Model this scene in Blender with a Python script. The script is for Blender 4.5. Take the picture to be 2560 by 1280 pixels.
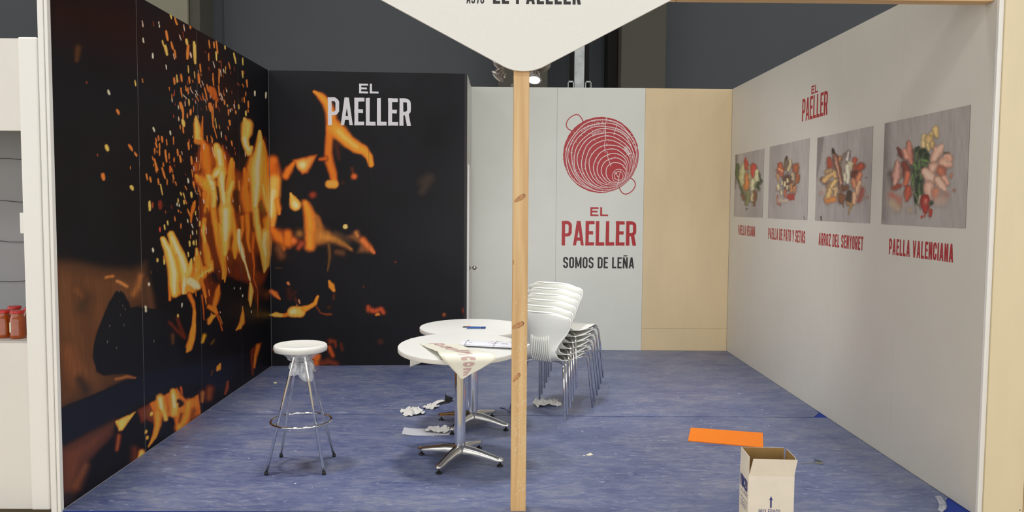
import bpy, bmesh, math, random
import numpy as np
from mathutils import Matrix, Vector

random.seed(7)
S = bpy.context.scene
for o in list(bpy.data.objects):
    bpy.data.objects.remove(o)
COL = S.collection

# ------------------------------------------------------------------ camera
CAM_F, CAM_PITCH, CAM_ROLL, CAM_YAW, CAM_H = 2040.0, .0625, .0074, .0088, 1.66
cam_data = bpy.data.cameras.new('camera')
cam_data.sensor_fit = 'HORIZONTAL'
cam_data.sensor_width = 36.0
cam_data.lens = CAM_F / 2560 * 36.0
cam_data.clip_start = .05
cam_data.clip_end = 200
cam = bpy.data.objects.new('camera', cam_data)
COL.objects.link(cam)
cam.matrix_world = (Matrix.Translation((0, 0, CAM_H)) @ Matrix.Rotation(-CAM_YAW, 4, 'Z')
                    @ Matrix.Rotation(math.pi / 2 - CAM_PITCH, 4, 'X') @ Matrix.Rotation(CAM_ROLL, 4, 'Z'))
S.camera = cam

# ------------------------------------------------------------------ world, hall lights, exposure
W = bpy.data.worlds.new('hall_ambient')
S.world = W
W.use_nodes = True
W.node_tree.nodes['Background'].inputs[0].default_value = (1.0, .995, .975, 1)
W.node_tree.nodes['Background'].inputs[1].default_value = 1.72
S.view_settings.view_transform = 'Standard'
S.view_settings.look = 'None'
S.view_settings.gamma = 1.0
S.view_settings.use_curve_mapping = False
S.view_settings.exposure = 0.06


def area_light(name, loc, aim, size, power, col=(1, .995, .97), spread=math.pi):
    d = bpy.data.lights.new(name, 'AREA')
    d.shape = 'RECTANGLE'
    d.size, d.size_y = size
    d.energy = power
    d.color = col
    d.spread = spread
    o = bpy.data.objects.new(name, d)
    COL.objects.link(o)
    o.location = loc
    o.rotation_euler = (Vector(aim) - Vector(loc)).to_track_quat('-Z', 'Y').to_euler()
    return o


for k, (lx, ly) in enumerate([(-7, -3), (0, -4), (7, -3)]):
    area_light('hall_lamp', (lx, ly, 8.5), (lx * .25, 4.5, 1), (2.2, 1.2), 105)
for k, (lx, ly) in enumerate([(-2.9, 4.8), (-.4, 5.7), (3.3, 5.2)]):
    area_light('hall_lamp', (lx, ly, 8.5), (lx, ly, 0), (.8, .8), (56, 43, 34)[k], spread=1.3)
area_light('hall_lamp_side', (13.0, 3.2, 7.0), (0, 9.0, 1.6), (.8, .8), 30)


# ------------------------------------------------------------------ helpers
def srgb(r, g, b):
    f = lambda c: (c / 255 / 12.92) if c / 255 <= .04045 else ((c / 255 + .055) / 1.055) ** 2.4
    return (f(r), f(g), f(b), 1.0)


def mat(name, col, rough=.6, metal=0.0, spec=.5, vary=None, bump=None, trans=0.0, alpha=1.0, coat=0.0, emit=None, ior=None):
    """vary=(scale, amount, stretch) mottles the colour; bump=(scale, strength)."""
    m = bpy.data.materials.new(name)
    m.use_nodes = True
    nt = m.node_tree
    P = nt.nodes['Principled BSDF']
    P.inputs['Base Color'].default_value = col
    P.inputs['Roughness'].default_value = rough
    P.inputs['Metallic'].default_value = metal
    P.inputs['Specular IOR Level'].default_value = spec
    P.inputs['Transmission Weight'].default_value = trans
    P.inputs['Alpha'].default_value = alpha
    P.inputs['Coat Weight'].default_value = coat
    if ior:
        P.inputs['IOR'].default_value = ior
    if emit:
        P.inputs['Emission Color'].default_value = emit[0]
        P.inputs['Emission Strength'].default_value = emit[1]
    if vary or bump:
        tc = nt.nodes.new('ShaderNodeTexCoord')
    if vary:
        mp = nt.nodes.new('ShaderNodeMapping')
        mp.inputs['Scale'].default_value = vary[2] if len(vary) > 2 else (1, 1, 1)
        nz = nt.nodes.new('ShaderNodeTexNoise')
        nz.inputs['Scale'].default_value = vary[0]
        nz.inputs['Detail'].default_value = 6
        nz.inputs['Roughness'].default_value = .6
        mr = nt.nodes.new('ShaderNodeMapRange')
        mr.inputs['From Min'].default_value = .3
        mr.inputs['From Max'].default_value = .7
        mr.inputs['To Min'].default_value = 1 - vary[1]
        mr.inputs['To Max'].default_value = 1 + vary[1]
        mx = nt.nodes.new('ShaderNodeVectorMath')
        mx.operation = 'SCALE'
        mx.inputs[0].default_value = col[:3]
        nt.links.new(tc.outputs['Object'], mp.inputs[0])
        nt.links.new(mp.outputs[0], nz.inputs['Vector'])
        nt.links.new(nz.outputs[0], mr.inputs['Value'])
        nt.links.new(mr.outputs[0], mx.inputs['Scale'])
        nt.links.new(mx.outputs[0], P.inputs['Base Color'])
    if bump:
        nb = nt.nodes.new('ShaderNodeTexNoise')
        nb.inputs['Scale'].default_value = bump[0]
        nb.inputs['Detail'].default_value = 4
        bp = nt.nodes.new('ShaderNodeBump')
        bp.inputs['Strength'].default_value = bump[1]
        bp.inputs['Distance'].default_value = .01
        nt.links.new(tc.outputs['Object'], nb.inputs['Vector'])
        nt.links.new(nb.outputs[0], bp.inputs['Height'])
        nt.links.new(bp.outputs[0], P.inputs['Normal'])
    return m


def print_mat(name, rough=.5, spec=.3):
    """A flat print: the ink colour sits in the mesh's colour attribute."""
    m = bpy.data.materials.new(name)
    m.use_nodes = True
    nt = m.node_tree
    P = nt.nodes['Principled BSDF']
    a = nt.nodes.new('ShaderNodeAttribute')
    a.attribute_name = 'ink'
    P.inputs['Roughness'].default_value = rough
    P.inputs['Specular IOR Level'].default_value = spec
    nt.links.new(a.outputs['Color'], P.inputs['Base Color'])
    return m


def mesh_obj(name, v, f, m, parent=None, smooth=False):
    me = bpy.data.meshes.new(name)
    me.from_pydata([tuple(p) for p in v], [], [tuple(q) for q in f])
    me.update()
    if smooth:
        me.polygons.foreach_set('use_smooth', [True] * len(me.polygons))
    if isinstance(m, (list, tuple)):
        for x in m:
            me.materials.append(x)
    else:
        me.materials.append(m)
    o = bpy.data.objects.new(name, me)
    COL.objects.link(o)
    if parent:
        o.parent = parent
    return o


def tag(o, label=None, cat=None, group=None, kind=None):
    if label: o['label'] = label
    if cat: o['category'] = cat
    if group: o['group'] = group
    if kind: o['kind'] = kind
    return o


def thing(name, label, cat, loc=(0, 0, 0), rz=0, group=None, kind=None):
    o = bpy.data.objects.new(name, None)
    COL.objects.link(o)
    o.location = loc
    o.rotation_euler = (0, 0, rz)
    return tag(o, label, cat, group, kind)


class MB:
    """collects shapes, build() links them as one mesh object"""
    def __init__(s):
        s.v, s.f = [], []

    def add(s, v, f):
        n = len(s.v)
        s.v += [tuple(p) for p in v]
        s.f += [tuple(i + n for i in q) for q in f]
        return s

    def box(s, x0, x1, y0, y1, z0, z1, bev=0):
        if bev:
            bm = bmesh.new()
            bmesh.ops.create_cube(bm, size=1)
            for q in bm.verts:
                q.co = ((x0 + x1) / 2 + q.co.x * (x1 - x0), (y0 + y1) / 2 + q.co.y * (y1 - y0), (z0 + z1) / 2 + q.co.z * (z1 - z0))
            bmesh.ops.bevel(bm, geom=bm.edges[:], offset=bev, segments=2, affect='EDGES', profile=.5)
            bm.verts.ensure_lookup_table()
            bm.verts.index_update()
            s.add([q.co[:] for q in bm.verts], [[q.index for q in fc.verts] for fc in bm.faces])
            bm.free()
            return s
        v = [(x, y, z) for z in (z0, z1) for y in (y0, y1) for x in (x0, x1)]
        return s.add(v, [(0, 2, 3, 1), (4, 5, 7, 6), (0, 1, 5, 4), (2, 6, 7, 3), (0, 4, 6, 2), (1, 3, 7, 5)])

    def tube(s, pts, r, n=10, cap=True):
        pts = [Vector(p) for p in pts]
        rs = r if isinstance(r, (list, tuple)) else [r] * len(pts)
        up = None
        v, f = [], []
        for i, p in enumerate(pts):
            t = (pts[min(i + 1, len(pts) - 1)] - pts[max(i - 1, 0)]).normalized()
            if up is None:
                up = Vector((0, 0, 1)) if abs(t.z) < .9 else Vector((1, 0, 0))
            a = (up - t * up.dot(t)).normalized()
            up = a
            b = t.cross(a)
            for k in range(n):
                w = 2 * math.pi * k / n
                v.append(p + (a * math.cos(w) + b * math.sin(w)) * rs[i])
        for i in range(len(pts) - 1):
            for k in range(n):
                k2 = (k + 1) % n
                f.append((i * n + k, i * n + k2, (i + 1) * n + k2, (i + 1) * n + k))
        if cap:
            f.append(tuple(range(n - 1, -1, -1)))
            f.append(tuple(range((len(pts) - 1) * n, len(pts) * n)))
        return s.add(v, f)

    def ring(s, c, R, r, n=48, m=10):
        v, f = [], []
        for i in range(n):
            a = 2 * math.pi * i / n
            for k in range(m):
                b = 2 * math.pi * k / m
                v.append((c[0] + (R + r * math.cos(b)) * math.cos(a), c[1] + (R + r * math.cos(b)) * math.sin(a), c[2] + r * math.sin(b)))
        for i in range(n):
            for k in range(m):
                f.append((i * m + k, ((i + 1) % n) * m + k, ((i + 1) % n) * m + (k + 1) % m, i * m + (k + 1) % m))
        return s.add(v, f)

    def lathe(s, prof, n=32, c=(0, 0, 0)):
        v, f = [], []
        for (r, z) in prof:
            for k in range(n):
                a = 2 * math.pi * k / n
                v.append((c[0] + r * math.cos(a), c[1] + r * math.sin(a), c[2] + z))
        for i in range(len(prof) - 1):
            for k in range(n):
                k2 = (k + 1) % n
                f.append((i * n + k, i * n + k2, (i + 1) * n + k2, (i + 1) * n + k))
        f.append(tuple(range(n - 1, -1, -1)))
        f.append(tuple(range((len(prof) - 1) * n, len(prof) * n)))
        return s.add(v, f)

    def prism(s, poly, fn, t):
        """poly: 2-D outline, fn(u, v, w) -> 3-D, extruded w = 0..t"""
        n = len(poly)
        v = [fn(a, b, 0) for a, b in poly] + [fn(a, b, t) for a, b in poly]
        f = [tuple(range(n)), tuple(range(2 * n - 1, n - 1, -1))]
        for i in range(n):
            j = (i + 1) % n
            f.append((j, i, n + i, n + j))
        return s.add(v, f)

    def build(s, name, m, parent=None, smooth=False, auto=None):
        o = mesh_obj(name, s.v, s.f, m, parent, smooth or auto is not None)
        if auto is not None:
            sharp_by_angle(o.data, auto)
        return o


def sharp_by_angle(me, deg):
    bm = bmesh.new()
    bm.from_mesh(me)
    bmesh.ops.recalc_face_normals(bm, faces=bm.faces[:])
    lim = math.radians(deg)
    for e in bm.edges:
        e.smooth = len(e.link_faces) == 2 and e.calc_face_angle(0) < lim
    bm.to_mesh(me)
    bm.free()


def px_of(p):
    """N x 3 world points -> pixel of the print's design sheet (the photograph's frame)"""
    p = np.asarray(p, float)
    x, y, z = p[:, 0], p[:, 1], p[:, 2] - CAM_H
    c, s_ = math.cos(CAM_YAW), math.sin(CAM_YAW)
    X, Y = x * c - y * s_, x * s_ + y * c
    c, s_ = math.cos(CAM_PITCH), math.sin(CAM_PITCH)
    Fd, U = Y * c - z * s_, Y * s_ + z * c
    a, b = X / Fd, -U / Fd
    c, s_ = math.cos(CAM_ROLL), math.sin(CAM_ROLL)
    return np.stack([1280 + CAM_F * (a * c - b * s_), 640 + CAM_F * (a * s_ + b * c)], 1)


# ------------------------------------------------------------------ numpy painter for the printed pictures
_rng = np.random.RandomState(3)
_tab = _rng.rand(256, 256)


def vnoise(x, y):
    xi, yi = np.floor(x).astype(int), np.floor(y).astype(int)
    fx, fy = x - xi, y - yi
    fx, fy = fx * fx * (3 - 2 * fx), fy * fy * (3 - 2 * fy)
    g = lambda i, j: _tab[i & 255, j & 255]
    return (g(xi, yi) * (1 - fx) + g(xi + 1, yi) * fx) * (1 - fy) + (g(xi, yi + 1) * (1 - fx) + g(xi + 1, yi + 1) * fx) * fy


def fbm(x, y, o=4):
    t, a, n = 0, .5, 0
    for k in range(o):
        t = t + a * vnoise(x * 2 ** k + 17 * k, y * 2 ** k + 31 * k)
        n += a
        a *= .5
    return t / n


class Painter:
    """Shapes in design-sheet pixels, evaluated at the vertices of the printed mesh."""
    def __init__(s):
        s.items = []
        s.o, s.k = (0, 0), 1.0
        s.fat, s.fuzz, s.shadow, s.wf = 1.0, 1.0, 0.0, 1.0

    def crop(s, ox, oy, k):
        s.o, s.k = (ox, oy), k

    def _t(s, p):
        return (s.o[0] + p[0] / s.k, s.o[1] + p[1] / s.k)

    def stroke(s, pts, core, edge=None, soft=.3, a=1.0, squash=1.0):
        q = [s._t(p) + (p[2] / s.k,) for p in pts]
        if len(q) == 1:
            q = q * 2
        q = [(x_, y_, r_ * s.fat) for x_, y_, r_ in q]
        if s.shadow:                 # the photographed things lie on a board and throw soft shadows there
            s.items.append(('s', np.array([(x_ - .8, y_ + 1.6, r_ * 1.12 + .8) for x_, y_, r_ in q], float), (84, 72, 66), (120, 110, 104), .5, s.shadow * a))
        s.items.append(('s', np.array(q, float), core, edge or core, min(soft * s.fuzz, 1.0), a))

    def poly(s, pts, core, edge=None, soft=3.0, a=1.0, depth=12.0):
        s.items.append(('p', np.array([s._t(p) for p in pts], float), core, edge or core, soft, a, depth))

    def eval(s, P, base, warp=1.6):
        P = P.copy()
        wx = (fbm(P[:, 0] * .10 * s.wf, P[:, 1] * .035 * s.wf) - .5) * 2
        wy = (fbm(P[:, 0] * .08 * s.wf + 50, P[:, 1] * .05 * s.wf + 9) - .5) * 2
        P[:, 0] += wx * warp
        P[:, 1] += wy * warp
        out = np.array(base, float)
        lin = lambda c: np.array(srgb(*c)[:3])
        for it in s.items:
            q = it[1]
            if it[0] == 's':
                soft = it[4]
                R = q[:, 2].max() * (1 + soft) + 1
                lo, hi = q[:, :2].min(0) - R, q[:, :2].max(0) + R
            else:
                soft = it[4]
                lo, hi = q.min(0) - soft * 1.5, q.max(0) + soft * 1.5
            idx = np.nonzero((P[:, 0] > lo[0]) & (P[:, 0] < hi[0]) & (P[:, 1] > lo[1]) & (P[:, 1] < hi[1]))[0]
            if len(idx) == 0:
                continue
            p = P[idx]
            core, edge = lin(it[2]), lin(it[3])
            if it[0] == 's':
                best = np.full(len(idx), 9e9)
                for i in range(len(q) - 1):
                    a_, b_ = q[i, :2], q[i + 1, :2]
                    d = b_ - a_
                    L = max((d * d).sum(), 1e-9)
                    t = np.clip(((p - a_) @ d) / L, 0, 1)
                    dist = np.hypot(p[:, 0] - a_[0] - t * d[0], p[:, 1] - a_[1] - t * d[1])
                    best = np.minimum(best, dist / np.maximum(q[i, 2] + t * (q[i + 1, 2] - q[i, 2]), .4))
                al = np.clip((1 + soft - best) / (2 * soft), 0, 1)
                g = np.clip(1.05 - best, 0, 1) ** .8
            else:
                ins = np.zeros(len(idx), bool)
                dist = np.full(len(idx), 9e9)
                n = len(q)
                for i in range(n):
                    a_, b_ = q[i], q[(i + 1) % n]
                    d = b_ - a_
                    L = max((d * d).sum(), 1e-9)
                    t = np.clip(((p - a_) @ d) / L, 0, 1)
                    dist = np.minimum(dist, np.hypot(p[:, 0] - a_[0] - t * d[0], p[:, 1] - a_[1] - t * d[1]))
                    cond = (a_[1] > p[:, 1]) != (b_[1] > p[:, 1])
                    with np.errstate(divide='ignore', invalid='ignore'):
                        xx = (b_[0] - a_[0]) * (p[:, 1] - a_[1]) / (b_[1] - a_[1] + 1e-12) + a_[0]
                    ins ^= cond & (p[:, 0] < xx)
                sd = np.where(ins, dist, -dist)
                al = np.clip(.5 + sd / (2 * soft), 0, 1)
                g = np.clip(sd / it[6], 0, 1)
            al = (al * al * (3 - 2 * al)) * it[5]
            c = edge[None] * (1 - g[:, None]) + core[None] * g[:, None]
            out[idx] = out[idx] * (1 - al[:, None]) + c * al[:, None]
        return out


def printed_panel(name, parent, fn, u, v, thick, m, painter, base_fn, gain=1.0, grain=0.0, warp=1.6, streak=0.0, sat=1.0):
    """A flat panel: a fine front grid carrying the ink colours + sides and back.
    fn(u, v, w): world point, w = depth behind the face. u, v: arrays."""
    nu, nv = len(u), len(v)
    U, V = np.meshgrid(u, v, indexing='ij')
    P = np.array(fn(U.ravel(), V.ravel(), 0.0)).T
    px = px_of(P)
    ink = painter.eval(px, base_fn(px), warp) * gain
    if streak:                       # wispy vertical streaks inside the printed flames
        k_ = np.clip((ink.max(1) - .06) / .25, 0, 1)
        m_ = 1 + streak * 1.5 * (fbm(px[:, 0] * .22, px[:, 1] * .028 + 3, 4) - .52)
        ink = ink * (1 + (m_ - 1) * k_)[:, None]
    if grain:
        ink *= 1 + grain * (np.random.RandomState(1).rand(len(ink), 1) - .5)
    if sat != 1.0:
        ink = ink.mean(1, keepdims=True) * (1 - sat) + ink * sat
    hue = ink * np.minimum(1, .90 / np.maximum(ink.max(1, keepdims=True), 1e-6))      # keep most of the hue where the ink is at its brightest
    ink = np.clip(.45 * hue + .55 * np.clip(ink, 0, .92), 0, .92)
    i = np.arange(nu * nv).reshape(nu, nv)
    quads = np.stack([i[:-1, :-1], i[1:, :-1], i[1:, 1:], i[:-1, 1:]], -1).reshape(-1, 4)
    cu = [u[0], u[-1], u[-1], u[0]]
    cv = [v[0], v[0], v[-1], v[-1]]
    back = np.array([fn(a, b, thick) for a, b in zip(cu, cv)])
    front = np.array([fn(a, b, 0.0) for a, b in zip(cu, cv)])
    n0 = len(P)
    allv = np.concatenate([P, front, back])
    ex = np.array([[n0 + 7, n0 + 6, n0 + 5, n0 + 4]] + [[n0 + k, n0 + 4 + k, n0 + 4 + (k + 1) % 4, n0 + (k + 1) % 4] for k in range(4)])
    faces = np.concatenate([quads, ex])
    me = bpy.data.meshes.new(name)
    me.vertices.add(len(allv))
    me.vertices.foreach_set('co', allv.astype('f4').ravel())
    me.loops.add(len(faces) * 4)
    me.loops.foreach_set('vertex_index', faces.astype('i4').ravel())
    me.polygons.add(len(faces))
    me.polygons.foreach_set('loop_start', np.arange(0, len(faces) * 4, 4, dtype='i4'))
    me.update(calc_edges=True)
    at = me.color_attributes.new('ink', 'FLOAT_COLOR', 'POINT')
    colr = np.ones((len(allv), 4), 'f4')
    colr[:n0, :3] = ink
    colr[n0:, :3] = .02
    at.data.foreach_set('color', colr.ravel())
    me.materials.append(m)
    o = bpy.data.objects.new(name, me)
    COL.objects.link(o)
    if parent:
        o.parent = parent
    return o


# ------------------------------------------------------------------ lettering: a condensed stroke alphabet
def arc(cx, cy, rx, ry, a0, a1, n=7):
    return [(cx + rx * math.cos(math.radians(a0 + (a1 - a0) * k / n)), cy + ry * math.sin(math.radians(a0 + (a1 - a0) * k / n))) for k in range(n + 1)]


def glyph(ch, w, t):
    """-> list of ('l', polyline) strokes of width t or ('p', polygon), in a box w x 1"""
    h = t / 2
    r = min(w * .5 - h, .26)
    hx = t * .92
    L = lambda *p: ('l', list(p))
    Q = lambda *p: ('p', list(p))
    sp = L((h, 0), (h, 1))
    if ch == 'E': return [sp, L((0, 1 - h), (w, 1 - h)), L((0, .52), (w * .88, .52)), L((0, h), (w, h))]
    if ch == 'F': return [sp, L((0, 1 - h), (w, 1 - h)), L((0, .5), (w * .88, .5))]
    if ch == 'L': return [sp, L((0, h), (w, h))]
    if ch == 'I': return [L((h, 0), (h, 1))]
    if ch == 'P': return [sp, ('l', [(0, 1 - h), (w - h - r, 1 - h)] + arc(w - h - r, 1 - h - r, r, r, 90, 0) + arc(w - h - r, .42 + r, r, r, 0, -90) + [(0, .42)])]
    if ch == 'R': return [sp, ('l', [(0, 1 - h), (w - h - r, 1 - h)] + arc(w - h - r, 1 - h - r, r, r, 90, 0) + arc(w - h - r, .45 + r, r, r, 0, -90) + [(0, .45)]),
                          Q((w * .42, .5), (w * .42 + t * 1.05, .5), (w, 0), (w - t * 1.1, 0))]
    if ch == 'D': return [sp, ('l', [(0, 1 - h), (w - h - r, 1 - h)] + arc(w - h - r, 1 - h - r, r, r, 90, 0) + arc(w - h - r, h + r, r, r, 0, -90) + [(0, h)])]
    if ch in 'O0': return [('l', arc(w - h - r, 1 - h - r, r, r, 0, 90) + arc(h + r, 1 - h - r, r, r, 90, 180) + arc(h + r, h + r, r, r, 180, 270) + arc(w - h - r, h + r, r, r, 270, 360) + [(w - h, 1 - h - r)])]
    if ch == 'C': return [('l', [(w - h, .66)] + arc(w - h - r, 1 - h - r, r, r, 0, 90) + arc(h + r, 1 - h - r, r, r, 90, 180) + arc(h + r, h + r, r, r, 180, 270) + arc(w - h - r, h + r, r, r, 270, 360) + [(w - h, .36)])]
    if ch == 'G': return [('l', [(w - h, .68)] + arc(w - h - r, 1 - h - r, r, r, 0, 90) + arc(h + r, 1 - h - r, r, r, 90, 180) + arc(h + r, h + r, r, r, 180, 270) + arc(w - h - r, h + r, r, r, 270, 360) + [(w - h, .48), (w * .5, .48)])]
    if ch == 'U': return [('l', [(h, 1)] + arc(h + r, h + r, r, r, 180, 270) + arc(w - h - r, h + r, r, r, 270, 360) + [(w - h, 1)])]
    if ch == '5': return [L((w, 1 - h), (0, 1 - h)), L((h, 1), (h, .5)), ('l', [(h, .57), (w - h - r, .59)] + arc(w - h - r, .59 - r, r, r, 90, 0) + arc(w - h - r, h + r, r, r, 0, -90) + arc(h + r, h + r, r, r, 270, 180) + [(h, .27)])]
    if ch == 'S':
        k = r * .95
        return [('l', [(w - h, .72)] + arc(w - h - k, 1 - h - k, k, k, 0, 90) + arc(h + k, 1 - h - k, k, k, 90, 180) + arc(h + k, .53 + k, k, k, 180, 250, 4)
                 + arc(w - h - k, .49 - k, k, k, 70, 0, 4) + arc(w - h - k, h + k, k, k, 0, -90) + arc(h + k, h + k, k, k, 270, 180) + [(h, .28)])]
    if ch == '7': return [L((0, 1 - h), (w, 1 - h)), Q((w - t * 1.05, 1), (w, 1), (w * .3 + t, 0), (w * .3, 0))]
    if ch == 'T': return [L((0, 1 - h), (w, 1 - h)), L((w / 2, 0), (w / 2, 1))]
    if ch == 'A': return [Q((0, 0), (hx, 0), (w / 2 + hx * .5, 1), (w / 2 - hx * .62, 1)), Q((w, 0), (w - hx, 0), (w / 2 - hx * .5, 1), (w / 2 + hx * .62, 1)), L((w * .2, .26), (w * .8, .26))]
    if ch == 'V': return [Q((0, 1), (hx, 1), (w / 2 + hx * .5, 0), (w / 2 - hx * .62, 0)), Q((w, 1), (w - hx, 1), (w / 2 - hx * .5, 0), (w / 2 + hx * .62, 0))]
    if ch == 'Y': return [Q((0, 1), (hx, 1), (w / 2 + h, .42), (w / 2 - h, .42)), Q((w, 1), (w - hx, 1), (w / 2 - h, .42), (w / 2 + h, .42)), L((w / 2, 0), (w / 2, .46))]
    if ch in 'NÑ':
        g = [sp, L((w - h, 0), (w - h, 1)), Q((0, 1), (t, 1), (w, 0), (w - t, 0))]
        if ch == 'Ñ':
            g.append(('l', [(w * .12, 1.10), (w * .34, 1.15), (w * .62, 1.11), (w * .88, 1.17)]))
        return g
    if ch == 'M': return [sp, L((w - h, 0), (w - h, 1)), Q((0, 1), (t * .95, 1), (w / 2 + h * .7, .12), (w / 2 - h * .7, .12)), Q((w, 1), (w - t * .95, 1), (w / 2 - h * .7, .12), (w / 2 + h * .7, .12))]
    if ch == 'Z': return [L((0, 1 - h), (w, 1 - h)), L((0, h), (w, h)), Q((w - t * 1.1, 1 - t), (w, 1 - t), (t * 1.1, t), (0, t))]
    # lower case (x-height .66)
    x = .66
    q = min(w / 2 - h, x / 2 - h)
    if ch == 'o': return [('l', arc(w / 2, x / 2, w / 2 - h, x / 2 - h, 0, 360, 20))]
    if ch == 'c': return [('l', arc(w / 2, x / 2, w / 2 - h, x / 2 - h, 45, 315, 16))]
    if ch == 'e': return [('l', [(h, x / 2), (w - h, x / 2)] + arc(w / 2, x / 2, w / 2 - h, x / 2 - h, 0, 310, 18))]
    if ch == 'a': return [('l', arc(w / 2, x / 2, w / 2 - h, x / 2 - h, 0, 360, 18)), L((w - h, 0), (w - h, x))]
    if ch == 'p': return [('l', arc(w / 2, x / 2, w / 2 - h, x / 2 - h, 0, 360, 18)), L((h, -.3), (h, x))]
    if ch == 'l': return [L((h, 0), (h, 1))]
    if ch == 'r': return [L((h, 0), (h, x)), ('l', arc(w, x * .5, w - h, x * .5 - h, 180, 90, 6))]
    if ch == 'm':
        a = (w - t) / 4
        return [L((h, 0), (h, x)), ('l', arc(h + a, x - h - a, a, a, 180, 0, 8) + [(h + 2 * a, 0)]), ('l', arc(h + 3 * a, x - h - a, a, a, 180, 0, 8) + [(w - h, 0)])]
    if ch == '.': return [L((h, 0), (h, t))]
    return []


GW = {'M': 1.3, 'I': .34, 'T': .92, 'L': .86, 'E': .88, 'Y': 1.0, 'A': 1.08, 'V': 1.05, 'm': 1.5, '.': .4, 'l': .4, 'r': .6, 'F': .86, 'R': 1.02}


def ribbon(pts, t):
    ts = t if isinstance(t, (list, tuple)) else None
    """mitred ribbon of width t along a 2-D polyline -> verts, quads"""
    p = [Vector(a) for k, a in enumerate(pts) if k == 0 or (Vector(a) - Vector(pts[k - 1])).length > 1e-5]
    v, f = [], []
    for i in range(len(p)):
        if ts:
            t = ts[min(i, len(ts) - 1)]
        d0 = (p[i] - p[i - 1]).normalized() if i else None
        d1 = (p[i + 1] - p[i]).normalized() if i < len(p) - 1 else None
        d = d0 if d1 is None else d1 if d0 is None else (d0 + d1)
        d = d.normalized() if d.length > 1e-6 else d0
        nrm = Vector((-d.y, d.x))
        k = 1.0
        if d0 is not None and d1 is not None:
            k = min(1 / max(nrm.dot(Vector((-d0.y, d0.x))), .4), 1.8)
        v += [p[i] + nrm * t / 2 * k, p[i] - nrm * t / 2 * k]
        if i:
            n = 2 * i
            f.append((n - 2, n - 1, n + 1, n))
    return v, f


def letters(text, height, width, fn, t=.2, cw=.44, gap=.09, rough=0.0):
    """2-D lettering fitted to width x height, mapped by fn(u, v, lift) -> MB"""
    mb = MB()
    x, items = 0.0, []
    for ch in text:
        if ch == ' ':
            x += cw * .62
            continue
        w = cw * GW.get(ch, 1.0)
        for kind, pts in glyph(ch, w, t):
            if kind == 'l':
                vv, ff = ribbon(pts, t if not (ch == 'Ñ' and pts[0][1] > 1.05) else t * .6)
            else:
                vv, ff = [Vector(a) for a in pts], [tuple(range(len(pts)))]
            items.append(([(a.x + x, a.y) for a in vv], ff))
        x += w + gap
    tot = x - gap
    rg = random.Random(len(text))
    for k, (vv, ff) in enumerate(items):
        mb.add([fn(a / tot * width + rg.uniform(-rough, rough), b * height + rg.uniform(-rough, rough), k * 1.5e-5) for a, b in vv], ff)
    return mb


# ================================================================== materials
M = {}
M['white_panel'] = mat('white_melamine', srgb(236, 232, 226), .55, vary=(2.0, .03))
M['wall_right'] = mat('greige_wall_film', srgb(222, 217, 206), .5, vary=(3.0, .02))
M['wall_back'] = mat('white_wall_film', srgb(220, 222, 214), .5, vary=(3.0, .02))
M['white_edge'] = mat('white_edge_profile', srgb(247, 245, 241), .35)
M['seam'] = mat('panel_core', srgb(226, 220, 216), .8)
M['seam_w'] = mat('panel_core_pale', srgb(150, 148, 142), .8)
M['black_edge'] = mat('black_edge_band', srgb(26, 24, 28), .5)
M['red_ink'] = mat('red_vinyl', srgb(176, 30, 38), .45)
M['dark_ink'] = mat('charcoal_vinyl', srgb(38, 36, 38), .5)
M['white_ink'] = mat('white_vinyl', srgb(236, 234, 240), .45)
M['pale_ink'] = mat('pale_pink_line', srgb(228, 214, 212), .5)
M['mural'] = print_mat('printed_fire_mural', .45, .2)
M['photo'] = print_mat('printed_food_photo', .5, .3)
M['chrome'] = mat('chrome', (.80, .80, .80, 1), .09, metal=1.0)
M['chrome_dull'] = mat('polished_aluminium', (.66, .65, .62, 1), .2, metal=1.0)
M['dark_rubber'] = mat('black_rubber', srgb(24, 24, 26), .6)
M['table_white'] = mat('white_laminate', srgb(238, 238, 234), .38)
M['table_edge'] = mat('white_edge_band', srgb(226, 221, 212), .45)
M['chair'] = mat('white_moulded_plastic', srgb(228, 229, 222), .42)
M['chair_rim'] = mat('white_moulded_plastic_rim', srgb(238, 239, 232), .4)
M['paper'] = mat('crumpled_white_paper', srgb(226, 224, 220), .8)
M['grey_paper'] = mat('pale_grey_paper', srgb(196, 197, 206), .75)
M['orange'] = mat('orange_foam_board', srgb(252, 132, 10), .6)
M['box_white'] = mat('white_faced_cardboard', srgb(240, 230, 216), .8, vary=(9, .04))
M['box_kraft'] = mat('kraft_cardboard', srgb(172, 138, 84), .85, vary=(40, .06, (1, 1, .1)))
M['blue_ink'] = mat('blue_print_ink', srgb(58, 62, 128), .7)
M['hall_grey'] = mat('hall_wall_paint', srgb(74, 78, 83), .7, vary=(.8, .05))
M['hall_olive'] = mat('hall_column_paint', srgb(72, 70, 60), .7, vary=(2, .05))
M['hall_cream'] = mat('cream_column_paint', srgb(134, 130, 112), .7, vary=(1.2, .06))
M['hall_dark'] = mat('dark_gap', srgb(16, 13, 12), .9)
M['steel'] = mat('galvanised_steel', (.42, .44, .44, 1), .42, metal=.6, vary=(9, .2))
M['lamp_body'] = mat('grey_lamp_housing', srgb(120, 116, 112), .45, metal=.3)
M['lamp_ring'] = mat('pale_lamp_ring', srgb(176, 170, 164), .4, metal=.3)
M['lens_off'] = mat('lamp_glass', srgb(206, 210, 206), .15)
M['lens_on'] = mat('lit_lamp_glass', srgb(255, 255, 250), .3, emit=((1, .98, .94, 1), 5.0))
M['carpet'] = mat('royal_blue_carpet', srgb(26, 56, 150), .9, vary=(220, .25), bump=(420, .4))


def ply_mat(name, c, scale=1.0, amt=.05):
    m = mat(name, c, .55, vary=(3.2 * scale, amt, (1, 1, .25)))
    return m


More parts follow.
